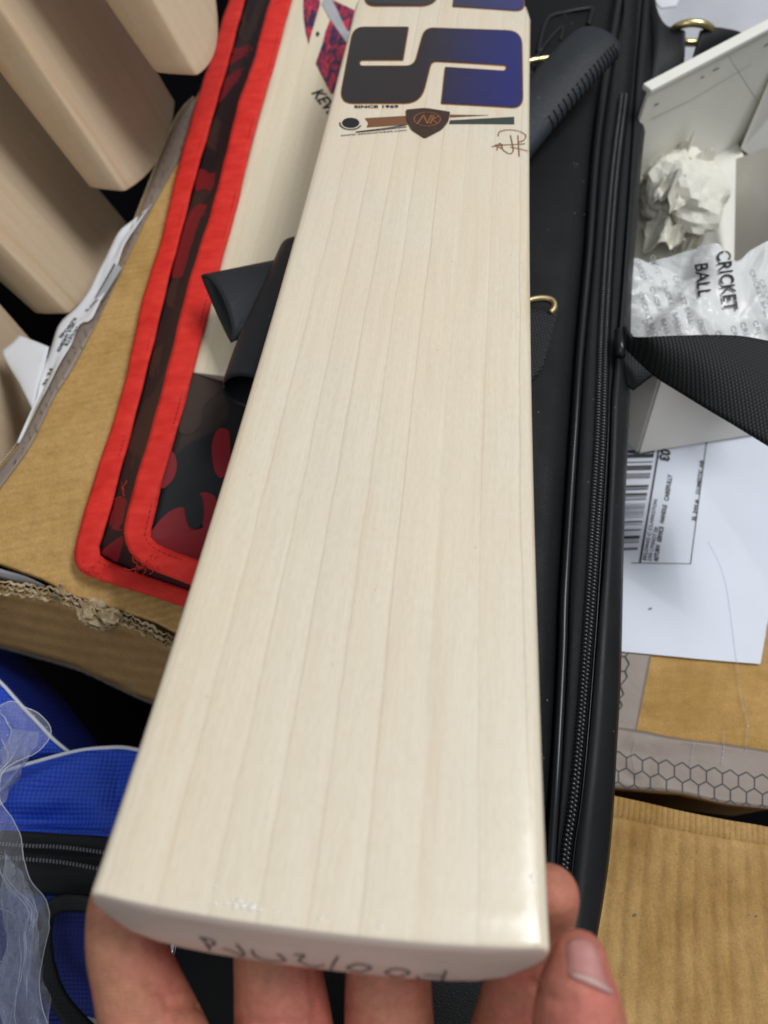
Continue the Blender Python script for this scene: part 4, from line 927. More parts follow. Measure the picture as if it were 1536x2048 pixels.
seam = rail([(x, y - 12, .1600) for x, y in low1], 200); v, f = join_geo([tube_geo([seam[i], seam[i+1]], .0003, 4) for i in range(0, 198, 2)]); o = mk('stitching', v, f, MAT['stitch_black'], blue); o['kind'] = 'stuff'
tt = []
for row in ([(0, 1687), (48, 1691), (120, 1694), (201, 1704), (260, 1716)], [(0, 1714), (48, 1718), (120, 1724), (184, 1735), (260, 1750)]):
    s = rail(zr(row, .1612), 40)
    for p in s: tt.append(tube_geo([p + Vector((0, .0007, 0)), p + Vector((0, 0, .0006)), p - Vector((0, .0007, 0))], .0005, 5))
v, f = join_geo(tt); o = mk('zip_teeth', v, f, MAT['tooth_grey'], blue); o['kind'] = 'stuff'
loop = [(200, 1812), (150, 1806), (115, 1810), (92, 1832), (86, 1870), (92, 1930), (112, 1990), (145, 2035), (185, 2075)]
cl_ = [P(x, y, .163) for x, y in loop]; wv_ = []
for i in range(len(cl_)):
    t_ = (cl_[min(i+1, len(cl_)-1)] - cl_[max(i-1, 0)]).normalized(); wv_.append((t_.cross(Vector((0, 0, 1))) + Vector((0, 0, .5))).normalized() * .0042)
lp = thing('bag_loop', 'black webbing grab loop on the lower part of the blue bag', 'strap', P(100, 1900, .15))
ribbon('loop_band', cl_, wv_, 'black_weave', lp, .0018)
wp = slab_px('white_tag', [(160, 2030), (205, 2042), (240, 2060), (240, 2090), (150, 2080)], .158, .001, MAT['paper_white']); tag(wp, 'small white tag at the bottom edge beside the black grab loop', 'tag')
# ================================================================== CLEAR POLYTHENE
pc = crease_field(33, 60, .0050, 1.4); pc2 = crease_field(34, 160, .0017, 1.6)
pR = [(-20, 1440), (30, 1409), (62, 1420), (86, 1432), (106, 1462), (98, 1496), (62, 1530), (36, 1560), (29, 1600), (42, 1640), (47, 1700), (54, 1760), (68, 1800), (80, 1880), (92, 1960), (112, 2060), (130, 2150)]
pL = [(-110, 1452), (-110, 1480), (-110, 1520), (-110, 1560), (-110, 1600), (-110, 1640), (-110, 1700), (-110, 1760), (-110, 1820), (-110, 1880), (-110, 1940), (-110, 2000), (-110, 2040), (-110, 2080), (-110, 2110), (-110, 2130), (-110, 2150)]
pb, PV, PF = patch('plastic_bag', zr(pR, .190), zr(pL, .198), 'polythene', None, n=170, m=60, th=0, disp=lambda u, v, p: 1.1 * pc(u * 4 - 2, v * 1.6 - .8) + pc2(u * 5 - 2.5, v * 2 - 1) + .006 * math.sin(v * 7 + u * 4) * min(1, v * 4), smooth=False, geo=True)
tag(pb, 'crumpled clear polythene bag draped over the left of the blue bag', 'plastic bag')
rnd = random.Random(12); NU = 170
v, f = tube_geo(PV[0:NU], .00022, 5); mk('edge_glint', v, f, MAT['film_glint'], pb, smooth=True)  # pale tube drawn as the glint along the film's edge
for k in range(26):
    i, j = rnd.randint(2, NU - 40), rnd.randint(2, 34); di, dj = rnd.choice((1, 1, 2, 3)), rnd.choice((-1, 0, 0, 1)); pth = []
    for q in range(rnd.randint(6, 22)):
        pth.append(PV[j * NU + i] + Vector((0, 0, .0003))); i += di; j += dj if rnd.random() < .5 else 0
        if not (0 <= i < NU and 0 <= j < 60): break
    if len(pth) > 3: n_p = len(pth); v, f = tube_geo(pth, lambda t_: .00005 + .00022 * math.sin(math.pi * t_), 4); mk('crease_glint', v, f, MAT['film_glint'], pb, smooth=True)  # thin pale tubes stand in for light caught on the creases
pR2 = [(58, 1790), (72, 1860), (70, 1930), (88, 1990), (104, 2040), (112, 2090)]
o = patch('inner_fold', zr(pR2, .196), zr([(20, 1700), (10, 1800), (16, 1880), (4, 1950), (20, 2020), (30, 2090)], .205), 'polythene', pb, n=40, m=16, th=.0002, disp=lambda u, v, p: 1.2 * pc2(u * 3 - 1.5, v * 2 - 1))
o = patch('inner_fold', zr([(72, 1460), (60, 1500), (30, 1545), (0, 1600), (-30, 1660)], .197), zr([(34, 1462), (14, 1500), (0, 1550), (-30, 1600), (-60, 1650)], .205), 'polythene', pb, n=30, m=12, th=.0002, disp=lambda u, v, p: 1.2 * pc2(u * 3 - 1.5, v * 2 - 1))
# ================================================================== RIGHT: labelled box
boxc = thing('cardboard_box', 'taped cardboard box with a white shipping label on top, right of the black case', 'box', P(1400, 1300, .03))
oC = [(1195, 840), (1640, 800), (1640, 1628), (1536, 1618), (1460, 1611), (1363, 1589), (1300, 1584), (1200, 1576)]
o = slab_px('top_panel', oC, .150, .005, MAT['card_tan'], boxc); bevel(o, .001, 2, 50)
cC = [P(x, y, .145) for x, y in ((1205, 860), (1640, 830), (1640, 1600), (1300, 1560), (1215, 1550))]; prism('body', cC, (0, 0, -.12), MAT['card_shade'], boxc)
tw = crease_field(41, 14, .0009, 1.0)
tp_, TV, TF = patch('brown_tape', zr([(1200, 1452), (1272, 1460), (1360, 1478), (1460, 1490), (1640, 1520)], .1506), zr([(1198, 1575), (1272, 1580), (1363, 1588), (1460, 1610), (1640, 1627)], .1506), 'tape_film', boxc, n=60, m=16, th=.0003, disp=lambda u, v, p: .0006 + .6 * abs(tw(u * 2 - 1, v - .5)), geo=True)
bvt = BVHTree.FromPolygons(TV, TF)
def on_tape(x, y):
    r_ = ray(x, y).normalized(); h = bvt.ray_cast(CAM, r_)[0]; return (h - r_ * .0003) if h is not None else P(x, y, .1516)
patch('brown_tape', zr([(1196, 1290), (1250, 1296), (1305, 1302)], .1508), zr([(1196, 1462), (1238, 1468), (1271, 1472)], .1508), 'tape_film', boxc, n=14, m=14, th=.0003)
def hexs(cx_, cy_, rx, ry, sk):
    return [(cx_ + rx * math.sin(R(60 * k)), cy_ - ry * math.cos(R(60 * k)) + sk * rx * math.sin(R(60 * k))) for k in range(7)]
hx = []; seen_e = set()
for r_ in range(3):
    for c in range(-1, 13):
        cx_ = 1237 + 32 * c + (16 if r_ % 2 else 0); cy_ = 1523 + r_ * 30.5 + (cx_ - 1237) * .185
        hp = [(x_, y_ - .00009 * (x_ - 1237) ** 2) for x_, y_ in hexs(cx_, cy_, 18.475, 20.333, .185)]
        for k in range(6):
            a, b = hp[k], hp[k+1]
            lim = interp([(1195, 1575), (1300, 1581), (1363, 1586), (1460, 1608), (1640, 1624)], (a[0] + b[0]) / 2)
            if max(a[1], b[1]) > lim: 
                if min(a[1], b[1]) > lim - 3: continue
                lo_, hi_ = (a, b) if a[1] < b[1] else (b, a); t_ = (lim - lo_[1]) / (hi_[1] - lo_[1]); b = (lo_[0] + (hi_[0] - lo_[0]) * t_, lim); a = lo_
            key = (round((a[0]+b[0]) / 6), round((a[1]+b[1]) / 6))
            if key in seen_e: continue
            seen_e.add(key); hx.append(stroke_geo([on_tape(*a), on_tape((a[0]+b[0])/2, (a[1]+b[1])/2), on_tape(*b)], .0008, (0, 0, 1), 0))
v, f = join_geo(hx); mk('honeycomb_print', v, f, MAT['print_black'], boxc); hx = []
for ln in ([(1236, 1312), (1251, 1313), (1259, 1327), (1251, 1342), (1238, 1342)], [(1251, 1313), (1259, 1304)], [(1251, 1342), (1255, 1354), (1241, 1371), (1248, 1388), (1240, 1396)], [(1240, 1400), (1245, 1410), (1238, 1420)]):
    for a, b in zip(ln, ln[1:]): hx.append(stroke_geo([P(*a, .1516), P(*b, .1516)], .0007, (0, 0, 1), 0))
v, f = join_geo(hx); mk('zigzag_print', v, f, MAT['print_black'], boxc)['kind'] = 'stuff'
bd_ = []  # glare streaks of the clear tape, shaped as thin glossy ridges
for ln in ([(1415, 1085), (1438, 1130), (1452, 1180), (1462, 1250), (1468, 1300), (1475, 1345), (1482, 1400), (1494, 1442), (1490, 1500)], [(1447, 1462), (1446, 1500), (1442, 1530)], [(1270, 1482), (1264, 1510), (1270, 1545)], [(1387, 1480), (1384, 1500), (1380, 1532)], [(1532, 1250), (1530, 1290), (1526, 1330)]):
    bd_.append(tube_geo(spline([on_tape(x, y) + Vector((0, 0, .0008)) for x, y in ln], 6), .00022, 6, flat=.8))
v, f = join_geo(bd_); mk('tape_glare_ridges', v, f, MAT['polythene'], boxc, smooth=True)
# shipping label
lb = thing('shipping_label', 'white shipping label with bar code on the taped box at the right', 'label', P(1380, 1100, .1505))
slab_px('label_sheet', [(1205, 850), (1600, 835), (1560, 1100), (1521, 1328), (1400, 1318), (1205, 1299)], .1522, .0004, MAT['paper_label'], lb)
lc = lambda x, y: (1240 + x / 7.315, 860 + y / 7.315); ZL = .1525
bars = []
def bar(y0, y1, mat_l):
    xr = lambda y: 505 + (y - 330) * (-245 / 1410); xl = -60
    q = [P(*lc(xl, y0), ZL), P(*lc(xr(y0), y0 - 12), ZL), P(*lc(xr(y1), y1 - 12), ZL), P(*lc(xl, y1), ZL)]; mat_l.append((q, [(0, 1, 2, 3)]))
blk, gry = [], []
for a, b in ((300, 345), (355, 415), (470, 486), (525, 560), (566, 596), (812, 850), (862, 884), (930, 968), (980, 990), (1012, 1030), (1340, 1362), (1555, 1598), (1140, 1150), (1200, 1210)): bar(a, b, blk)
for a, b in ((640, 660), (672, 690), (700, 716), (1090, 1100), (1118, 1128), (1165, 1175), (1225, 1235), (1250, 1258), (1280, 1288), (1384, 1394), (1460, 1482), (1612, 1622), (1642, 1658), (1728, 1765)): bar(a, b, gry)
v, f = join_geo(blk); mk('bar_code', v, f, MAT['print_black'], lb); v, f = join_geo(gry); mk('bar_code', v, f, MAT['print_grey'], lb)
lines = []
for a, b, w_ in (((590, 150), (292, 1940), .0013), ((1282, 60), (1032, 1960), .0006), ((165, 1945), (1040, 1957), .0005)): lines.append(stroke_geo([P(*lc(*a), ZL), P(*lc(*b), ZL)], w_, (0, 0, 1), 0))
v, f = join_geo(lines); mk('ruled_lines', v, f, MAT['print_black'], lb)
tx = []
for s_, a, b, h, bo in (('BELDING C CLARKSTON', (378, 1915), (548, 1020), 6.2, .0), ('2305 LYNNOT DR', (452, 1925), (560, 1420), 6.4, .0), ('RETURN', (556, 1925), (586, 1690), 7.4, .02), ('SERVICE', (600, 1645), (640, 1420), 7.4, .02), ('HANDLE', (640, 1372), (688, 1100), 7.4, .02), ('CAREFULLY', (706, 1045), (766, 655), 7.6, .02), ('SL 244 #', (1100, 1335), (1152, 1025), 6.4, .02), ('DOMESTIC AIR', (1158, 945), (1224, 440), 6.2, .01)):
    tx.append(text_px(s_, *lc(*a), *lc(*b), h * 1.1, ZL, bo + .02, None, .0))
v, f = join_geo(tx); mk('label_text', v, f, MAT['print_black'], lb)
v, f = text_px('63', *lc(640, 235), *lc(612, 425), 22, ZL, .06, None, 0); 
v, f = text_px('G3', *lc(600, 250), *lc(595, 420), 24, ZL, .05, None, 0)
# read from the right-hand side: letters stand the other way up
a = P(*lc(780, 255), ZL); b = P(*lc(780, 425), ZL); v2, f2 = text_geo('03', 1, (0, 0, 0), (1, 0, 0), (0, 1, 0), .05); w_ = max(q.x for q in v2); Xd = (P(*lc(760, 425), ZL) - P(*lc(785, 255), ZL)); L_ = Xd.length; Xd.normalize(); Yd = Vector((0, 0, 1)).cross(Xd); base_ = P(*lc(605, 265), ZL)
mk('bold_number', [base_ + Xd * (q.x / w_ * L_) + Yd * (q.y * .0088) for q in v2], f2, MAT['print_black'], lb)
slab_px('smudge_print', [lc(1010, 185), lc(1060, 165), lc(1180, 150), lc(1180, 180), lc(1030, 210)], ZL, .0001, MAT['print_grey'], lb)
slab_px('smudge_print', [(1296, 1218), (1303, 1214), (1304, 1218), (1297, 1221)], ZL, .0001, MAT['print_grey'], lb)
# ================================================================== RIGHT: ribbed box at the bottom
boxd = thing('cardboard_box', 'ribbed brown cardboard box filling the bottom right corner', 'box', P(1400, 1850, .03))
dA = [(1150, 1575), (1226, 1592), (1290, 1606), (1363, 1623), (1450, 1640), (1536, 1655), (1680, 1690)]
dB = [(1060, 2160), (1160, 2160), (1270, 2160), (1380, 2160), (1490, 2160), (1600, 2160), (1760, 2160)]
bn = [random.Random(77 + i).uniform(.6, 1.3) for i in range(60)]
def ribs(u, v, p):
    ph = u * 17 + .06 * math.sin(v * 5) + .03 * math.sin(v * 13 + 2); k_ = bn[int(ph) % 60]
    e = min(1, max(0, (v - .07) / .05)); return e * .00048 * k_ * math.sin(ph * 2 * math.pi) + (.0006 * math.sin(u * 300) * (1 - e) if v < .07 else 0) + (-.0012 * math.exp(-((v - .085) / .012) ** 2))
o = patch('top_panel', zr(dA, .165), zr(dB, .160), 'card_ribbed', boxd, n=380, m=70, th=.004, disp=ribs)
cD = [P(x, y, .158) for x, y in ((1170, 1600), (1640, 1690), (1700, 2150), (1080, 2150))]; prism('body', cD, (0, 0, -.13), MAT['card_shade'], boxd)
sp = []; rnd = random.Random(6)
for (x, y, r_) in [(1270, 1830, 3.2), (1476, 1690, 1.6), (1512, 1832, 1.8), (1382, 1715, 1.5), (1247, 1950, 1.5)] + [(rnd.uniform(1240, 1530), rnd.uniform(1660, 2040), rnd.uniform(.5, 1.2)) for _ in range(40)]:
    c = P(x, y, .1656); rr = r_ / FPX * .44; sp.append(([c + Vector((rr * math.cos(a), rr * math.sin(a) * rnd.uniform(.6, 1), .0006)) for a in (0, 1.05, 2.1, 3.14, 4.2, 5.2)], [(0, 1, 2, 3, 4, 5)]))
v, f = join_geo(sp); o = mk('specks', v, f, MAT['print_grey'], boxd); o['kind'] = 'stuff'
# ================================================================== RIGHT: open white box
wb = thing('white_box', 'open white card box holding crumpled paper, behind the black webbing strap', 'box', P(1420, 600, .152))
rl, rr_ = P(1299, 184, .270), P(1600, 26, .270); rd = (rr_ - rl); rn = Vector((rd.y, -rd.x, 0)).normalized()   # towards the inside
def wl(px, py): return onplane(px, py, rl, rn)
down = Vector((0, 0, -.112))
c1 = onplane(1450, 103, P(1299, 184, .270), Vector((0, 0, 1)))
def quad(name, pts, mat, th, parent=wb):
    v = [Vector(p) for p in pts]; n = (v[1]-v[0]).cross(v[2]-v[0]).normalized(); return prism(name, v, n * th, mat, parent)
w1 = wl(1536, 236); w2 = wl(1660, 440)
quad('far_wall', [rl, c1, w1, w2, rl + down * 1.0 + rd * .9, rl + down], MAT['box_white'], .002)
quad('far_wall_flap', [c1 + rd.normalized() * .0004 + Vector((0, 0, .0)), rr_, rr_ + Vector((0, -.012, -.10)), w2 + Vector((.001, 0, 0)), w1 + Vector((.0006, 0, 0))], MAT['box_cream2'] if 'box_cream2' in MAT else MAT['box_white'], .002)
rp = [rl + rn * .001, rr_ + rn * .001, rr_ - rn * .007, rl - rn * .007]; o = prism('rim', [p + Vector((0, 0, .002)) for p in rp], (0, 0, -.004), MAT['box_white'], wb); bevel(o, .001, 2)
fl_ = [Vector((p.x, p.y, .166)) for p in (rl + rn * .0, rr_ + rn * .0, P(1700, 720, .165), P(1246, 850, .165))]; prism('box_floor', fl_, (0, 0, -.003), MAT['box_white'], wb)
q0, q1 = P(1470, 330, .185), P(1462, 640, .170); quad('right_wall', [P(1472, 318, .192), P(1620, 262, .262), P(1640, 600, .262), P(1466, 640, .167)], MAT['box_white_shade'], .002)
f0, f1 = P(1277, 902, .154), P(1640, 843, .154); fd_ = Vector((0, .026, .070)); quad('front_wall', [f0, f1, f1 + fd_, f0 + fd_], MAT['box_white_shade'], .002)
g0 = P(1236, 862, .154); quad('left_wall', [g0, f0, f0 + fd_, g0 + fd_], MAT['box_white_shade'], .002)
sm = [stroke_geo([wl(1300, 238) + rn * .0006, wl(1380, 200) + rn * .0006, wl(1500, 128) + rn * .0006], .0005, rn, 0)]
v, f = join_geo(sm); mk('fold_crease', v, f, MAT['print_faint'], wb)
pm = [stroke_geo([wl(x0, y0) + rn * .0006, wl(x1, y1) + rn * .0006], .0012, rn, 0) for x0, y0, x1, y1 in ((1308, 210, 1316, 206), (1400, 156, 1407, 152), (1425, 141, 1437, 135), (1527, 92, 1540, 84))]
for v, f in pm: mk('edge_mark', v, f, MAT['print_grey'], wb)
# crumpled paper ball
def paper_lump(name, label, c, rad, seed, mat, sub=4):
    bm = bmesh.new(); bmesh.ops.create_icosphere(bm, subdivisions=sub, radius=1); rnd = random.Random(seed)
    pl = [(Vector((rnd.gauss(0, 1), rnd.gauss(0, 1), rnd.gauss(0, 1))).normalized(), rnd.uniform(-.7, .9), rnd.uniform(.12, .45), rnd.choice((-1, 1)) * rnd.uniform(.02, .075)) for _ in range(110)]
    for v in bm.verts:
        p = v.co.copy(); s = 1.0
        for n, o_, w_, a in pl:
            q = abs(p.dot(n) - o_) / w_
            if q < 1: s += a * (1 - q)
        s += rnd.uniform(-.045, .045)
        v.co = Vector((p.x * rad[0], p.y * rad[1], p.z * rad[2])) * s
    V = [c + v.co for v in bm.verts]; F = [tuple(v.index for v in f.verts) for f in bm.faces]; bm.verts.index_update(); bm.free()
    o = mk(name, V, F, MAT[mat]); return tag(o, label, 'paper')
pbx = paper_lump('crumpled_paper', 'crumpled ball of off-white paper in the open white box', P(1358, 392, .190), (.026, .034, .020), 3, 'paper_cream')
for i, (cx_, cy_, rx, ry, dz, sd) in enumerate(((1368, 300, 10, 30, .012, 1), (1405, 345, 36, 24, .010, 2), (1315, 335, 32, 30, .008, 3), (1330, 455, 40, 40, -.008, 5), (1400, 410, 32, 36, .004, 7), (1350, 372, 36, 30, .020, 8), (1385, 450, 26, 34, -.004, 9))):
    rnd = random.Random(sd); cfx = crease_field(sd * 7, 16, .009, 1.0); V = []
    base = P(cx_, cy_, .193 + dz); ex = P(cx_ + rx, cy_, .193 + dz) - base; ey = P(cx_, cy_ - ry, .193 + dz) - base; ang = rnd.uniform(-.6, .6)
    for j in range(13):
        for k in range(13):
            a, b = k/6 - 1, j/6 - 1; s_ = 1 - .25 * abs(a * b) + rnd.uniform(-.05, .05); a2, b2 = a * math.cos(ang) - b * math.sin(ang), a * math.sin(ang) + b * math.cos(ang)
            p = base + ex * a2 * s_ + ey * b2 * s_; p.z += cfx(a, b) - .004 * (a*a + b*b); V.append(p)
    F = [(j*13+k, j*13+k+1, j*13+k+14, j*13+k+13) for j in range(12) for k in range(12)]
    o = mk('paper_fold', V, F, MAT['paper_cream'], pbx); solid(o, .0004, 0)
# printed tissue
wc = crease_field(55, 34, .0052, 1.0); wc2 = crease_field(56, 60, .0014, 1.0)
def wdisp(u, v, p):
    calm = min(1, 1.25 * math.exp(-(((u - .56) / .20) ** 2 + ((v - .40) / .50) ** 2))); return (wc(u * 3 - 1.5, v * 2 - 1) + wc2(u * 4 - 2, v * 2 - 1)) * (1 - .99 * calm) + .004 * math.sin(math.pi * v) + .010 * math.exp(-((u - .56) / .2) ** 2) * math.sin(math.pi * v) * .4
wA = [(1235, 522, .225), (1275, 512, .23), (1310, 503, .232), (1355, 497, .236), (1405, 494, .24), (1432, 496, .242), (1455, 512, .240), (1478, 522, .236), (1502, 500, .238), (1536, 482, .24), (1610, 450, .24)]
wB = [(1235, 715, .222), (1275, 716, .224), (1340, 716, .226), (1400, 716, .226), (1450, 722, .226), (1500, 726, .228), (1560, 735, .228), (1620, 745, .228)]
tis, V3, F3 = patch('wrapping_tissue', wA, wB, 'tissue', None, n=120, m=50, th=.0003, disp=wdisp, smooth=False, geo=True)
tag(tis, 'crumpled white tissue printed with CRICKET BALL, between the open white box and the black strap', 'wrapping paper')
bv3 = BVHTree.FromPolygons(V3, F3)
def cast_text(s, x0, y0, x1, y1, hpx, bold, lift=.0006):
    """print along photo direction, letters dropped onto the real paper surface"""
    v, f = text_geo(s, 1, (0, 0, 0), (1, 0, 0), (0, 1, 0), bold); w_ = max(q.x for q in v); D = Vector((x1 - x0, y1 - y0)); U = Vector((D.y, -D.x)).normalized(); out = []
    for q in v:
        px = x0 + D.x * q.x / w_ + U.x * q.y / .73 * hpx; py = y0 + D.y * q.x / w_ + U.y * q.y / .73 * hpx
        r_ = ray(px, py).normalized(); h, n, i, d = bv3.ray_cast(CAM, r_)
        out.append((h - r_ * lift) if h is not None else P(px, py, .23))
    return out, f
v, f = join_geo([cast_text('CRICKET', 1433, 502, 1449, 622, 29, .012, .0022), cast_text('BALL', 1389, 527, 1397, 594, 28, .012, .0022)]); mk('bold_print', v, f, MAT['print_black'], tis)
fa = []
for i, (x, y) in enumerate(((1276, 585), (1299, 574), (1322, 562), (1345, 552), (1285, 640), (1345, 640), (1498, 540), (1395, 640), (1270, 520), (1300, 512), (1518, 560))):
    L_ = 96 if y < 600 else 40
    if y + L_ > 678: L_ = 678 - y
    if (x, y) in ((1270, 520), (1300, 512)): L_ = 42
    s_ = 'CRICKET BALL' if L_ > 60 else 'CRICKET'
    fa.append(cast_text(s_, x, y, x + L_ * .36, y + L_, 10, .0, .0005))
for i, (x, y) in enumerate(((1408, 668), (1430, 662), (1460, 652), (1480, 645), (1505, 642))): fa.append(cast_text('CRI', x, y, x + 8, y + 26, 11, .0, .0005))
v, f = join_geo(fa); mk('faint_print', v, f, MAT['print_faint'], tis)
# ================================================================== RIGHT: webbing shoulder strap
sA_ = [(1248, 652, .256), (1262, 672, .258), (1300, 674, .268), (1350, 673, .272), (1420, 672, .274), (1480, 674, .274), (1536, 684, .272), (1640, 704, .268)]
sB_ = [(1246, 690, .252), (1262, 706, .252), (1285, 728, .252), (1316, 755, .254), (1370, 790, .256), (1430, 828, .258), (1536, 892, .258), (1660, 968, .255)]
ss = patch('shoulder_strap', sA_, sB_, 'webbing', None, n=60, m=16, th=.0022, bulge=.004)
tag(ss, 'wide black ribbed webbing shoulder strap crossing the white box at the right', 'strap')
patch('folded_end', [(1246, 655, .25), (1262, 690, .248), (1288, 725, .246), (1309, 750, .244)], [(1240, 720, .244), (1246, 745, .243), (1254, 768, .242), (1266, 781, .240)], 'black_weave', ss, n=16, m=8, th=.0015)
V, F = tube_geo([P(1238, 662, .256), P(1240, 690, .2565), P(1241, 712, .256)], .0028, 12); o = mk('strap_anchor', V, F, MAT['pipe_black'], ss, smooth=True)
# ================================================================== TOP RIGHT
pg = patch('plastic_mailer', zr([(1240, -110), (1400, -110), (1560, -110), (1720, -110)], .13), zr([(1240, 260), (1400, 240), (1560, 180), (1720, 120)], .13), 'poly_grey', None, n=30, m=20, th=.001, disp=lambda u, v, p: 2.2 * wc2(u * 2 - 1, v * 2 - 1) + .01 * v)
tag(pg, 'pale grey plastic mailer behind the white box at the top right', 'mailer')
wc_ = slab_px('paper_slip', [(1305, -40), (1375, -40), (1352, 12), (1322, 16), (1312, 4)], .20, .001, MAT['paper_white']); tag(wc_, 'bright white paper corner at the top beside the black case', 'paper')
st1 = patch('black_strap', [(1306, -20, .25), (1318, 30, .25), (1332, 52, .25), (1352, 58, .252), (1370, 62, .254)], [(1290, 120, .235), (1296, 170, .235), (1302, 186, .235), (1335, 160, .235), (1364, 150, .235)], 'black_weave', None, n=24, m=12, th=.002, bulge=.003)
tag(st1, 'black strap hanging left of the gold ring at the top right', 'strap')
st2 = patch('black_strap', [(1400, 62, .252), (1424, 56, .252), (1450, 58, .25), (1480, 66, .245), (1510, 92, .235)], [(1378, 146, .235), (1400, 132, .235), (1420, 122, .235), (1450, 108, .235), (1500, 96, .235)], 'black_weave', None, n=24, m=12, th=.002, bulge=.003)
tag(st2, 'black strap running right from the gold ring towards the white box', 'strap')
rg3 = thing('strap_ring', 'polished gold ring joining the two black straps at the top right', 'ring', P(1385, 55, .24))
V, F = tube_geo(spline([P(x, y, z_) for x, y, z_ in ((1344, 74, .245), (1346, 60, .25), (1362, 50, .256), (1385, 46, .258), (1408, 49, .257), (1422, 58, .252), (1422, 72, .245), (1400, 84, .238), (1366, 84, .238))], 6, closed=True), .0027, 12, cap=False)
n_r = len(V) // 12; F.append  # close the ring
for k in range(12): F.append(((n_r-1)*12+k, (n_r-1)*12+(k+1) % 12, (k+1) % 12, k))
mk('ring_body', V, F, MAT['gold'], rg3, smooth=True)
# zip pull peeking between fingers
zp_ = thing('zip_pull', 'small bright metal zip pull seen between the fingers below the toe', 'zip pull', P(346, 1900, .24))
V, F = tube_geo([P(352, 1878, .252), P(344, 1905, .252), P(340, 1930, .25)], .0014, 8, flat=.6); mk('pull_bar', V, F, MAT['steel'], zp_, smooth=True)
V, F = tube_geo([P(338, 1872, .251), P(332, 1890, .251)], .0012, 8, flat=.6); mk('slider', V, F, MAT['steel'], zp_, smooth=True)
# ================================================================== HAND
def finger_geo(j, seg=20, sub=7):
    """j: (px, py, depth, radius px)"""
    c = spline([PD(a, b, d) for a, b, d, r in j], sub); rr = spline([Vector((r / FPX * d, 0, 0)) for a, b, d, r in j], sub)
    pts, rad = list(c), [q.x for q in rr]
    e = (c[-1] - c[-2]).normalized(); r1 = rad[-1]
    for a in (25, 45, 62, 76, 86): pts.append(c[-1] + e * r1 * math.sin(R(a))); rad.append(r1 * math.cos(R(a)))
    b = (c[0] - c[1]).normalized(); r0 = rad[0]
    for a in (30, 60, 84): pts.insert(0, c[0] + b * r0 * math.sin(R(a))); rad.insert(0, r0 * math.cos(R(a)))
    n = len(pts); return tube_geo(pts, lambda t_: rad[min(n - 1, int(round(t_ * (n - 1))))], seg, up=None)
fing = [[(560, 2700, .215, 150), (450, 2400, .213, 118), (345, 2150, .210, 100), (298, 2040, .208, 94), (268, 1950, .2075, 82), (250, 1880, .208, 76), (246, 1810, .211, 68), (262, 1740, .214, 60)],
        [(680, 2700, .220, 150), (620, 2400, .220, 116), (578, 2130, .219, 101), (566, 2040, .218, 97), (558, 1960, .219, 90), (552, 1880, .221, 84), (552, 1780, .224, 72), (556, 1700, .224, 62)],
        [(820, 2700, .220, 150), (800, 2400, .222, 112), (785, 2130, .221, 95), (778, 2040, .220, 90), (776, 1960, .221, 86), (772, 1880, .222, 78), (768, 1780, .225, 70), (766, 1690, .226, 60)],
        [(940, 2700, .220, 140), (970, 2400, .224, 108), (1000, 2180, .226, 92), (1022, 2060, .225, 80), (1046, 1960, .220, 72), (1072, 1880, .212, 64), (1092, 1820, .205, 61), (1099, 1790, .201, 60)],
        [(940, 2850, .205, 160), (1080, 2500, .190, 130), (1150, 2240, .183, 112), (1160, 2110, .181, 100), (1158, 2030, .180, 92), (1157, 1965, .180, 76), (1160, 1920, .181, 56)],
        [(560, 2700, .215, 170), (760, 3000, .210, 190), (780, 3400, .205, 170), (800, 3900, .20, 185)], [(680, 2700, .220, 165), (760, 3050, .210, 190)], [(820, 2700, .22, 165), (770, 3050, .21, 190)], [(940, 2750, .215, 165), (780, 3100, .21, 190)],
        [(560, 2650, .216, 130), (760, 2620, .219, 135), (950, 2680, .215, 130)], [(520, 2560, .216, 110), (760, 2520, .22, 110), (950, 2520, .215, 110)]]
V, F = join_geo([finger_geo(j) for j in fing])
hand = thing('person', 'hand with palm up gripping the toe of the held bat, thumb on the right side', 'hand', PD(780, 3000, .21))
src = mk('tmp_hand', V, F, MAT['skin'], hand)
m = src.modifiers.new('r', 'REMESH'); m.mode = 'VOXEL'; m.voxel_size = .0009; m.use_smooth_shade = True
m = src.modifiers.new('s', 'SMOOTH'); m.factor = .5; m.iterations = 5
dg = bpy.context.evaluated_depsgraph_get(); me = bpy.data.meshes.new_from_object(src.evaluated_get(dg)); bpy.data.objects.remove(src)
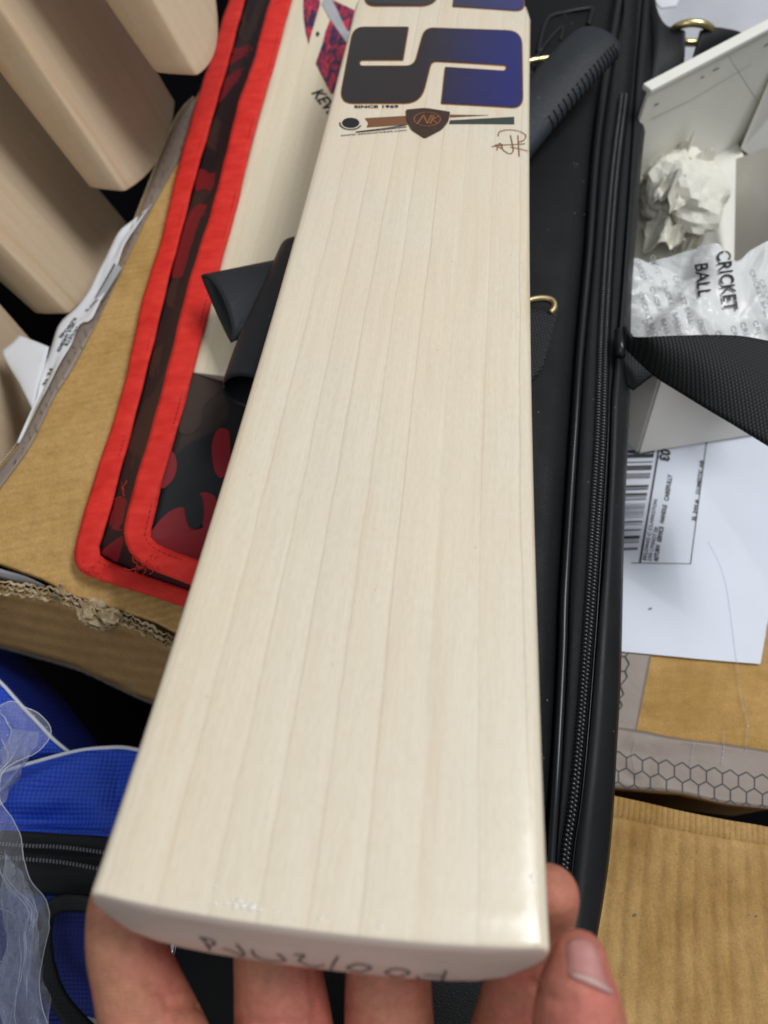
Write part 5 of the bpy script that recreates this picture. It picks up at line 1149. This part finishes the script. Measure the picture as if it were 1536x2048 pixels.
# creases pressed into the skin
creases = [([(355, 1975), (330, 1985), (300, 1975)], .0013, .0016), ([(420, 1998), (380, 2012), (340, 2008)], .0012, .0018), ([(215, 1893), (235, 1905), (262, 1893)], .0008, .0016), ([(470, 2040), (540, 2050), (640, 2042)], .0008, .0014),
           ([(620, 1935), (628, 1990), (632, 2030)], .0005, .0012), ([(700, 2010), (770, 2022), (850, 2008)], .0006, .0012), ([(1065, 1965), (1110, 2002), (1145, 2000)], .0007, .0014)]
him = hand.matrix_basis.inverted(); vv = [hand.matrix_basis @ v.co for v in me.vertices]; vn = [v.normal.copy() for v in me.vertices]
for ln, dep, wd in creases:
    sp_ = spline([Vector((x, y, 0)) for x, y in ln], 8)
    for i, p in enumerate(vv):
        if (p - CAM).length > .27 or vn[i].dot(CAM - p) < 0: continue
        x, y = prj(p); dm = min((math.hypot(x - q.x, y - q.y) for q in sp_)) / FPX * .2
        if dm < wd * 2.5: me.vertices[i].co -= vn[i] * dep * math.exp(-(dm / wd) ** 2)
bvh_h = BVHTree.FromPolygons([hand.matrix_basis @ v.co for v in me.vertices], [tuple(p.vertices) for p in me.polygons])
me.materials.clear(); me.materials.append(MAT['skin']); me.name = 'skin'
hs = bpy.data.objects.new('body', me); col.objects.link(hs); hs.parent = hand
me.polygons.foreach_set('use_smooth', [True] * len(me.polygons))
# thumb nail
def hp(px, py, lift):
    r_ = ray(px, py).normalized(); h, n, i, d = bvh_h.ray_cast(CAM, r_)
    if h is None: h, n, i, d = bvh_h.find_nearest(PD(px, py, .18))
    return h + n * lift
ctr = [(1128, 1945), (1120, 1905), (1134, 1880), (1160, 1868), (1188, 1880), (1208, 1910), (1222, 1950), (1228, 1990), (1180, 1968)]
def nail_grid(name, fn, nu, nv, mat):
    V, F = grid_geo(fn, nu, nv); o = mk(name, V, F, MAT[mat], hand, smooth=True); solid(o, .0004, 0); return o
def nf(u, v):
    w_ = 1 - .18 * v ** 2; bx = 1134 + 92 * u; by = 1950 + 44 * u; tx_ = 1132 + 62 * u; ty = 1888 - 14 * math.sin(math.pi * u) + 8 * u
    x = bx + (tx_ - bx) * v; y = by + (ty - by) * v; e = min(u, 1 - u) * 5; return hp(x, y, -.0002 + .0006 * min(1, e) * min(1, v * 4 + .2))
nl = nail_grid('thumb_nail', nf, 16, 12, 'nail')
nail_grid('nail_lunula', lambda u, v: hp(1144 + 74 * u, 1953 + 34 * u - v * 15 * math.sin(math.pi * (.1 + .8 * u)), .0009), 14, 5, 'nail_lunula')
for ch in list(hand.children):
    if ch.name.startswith('nail_lunula'): ch.parent = nl
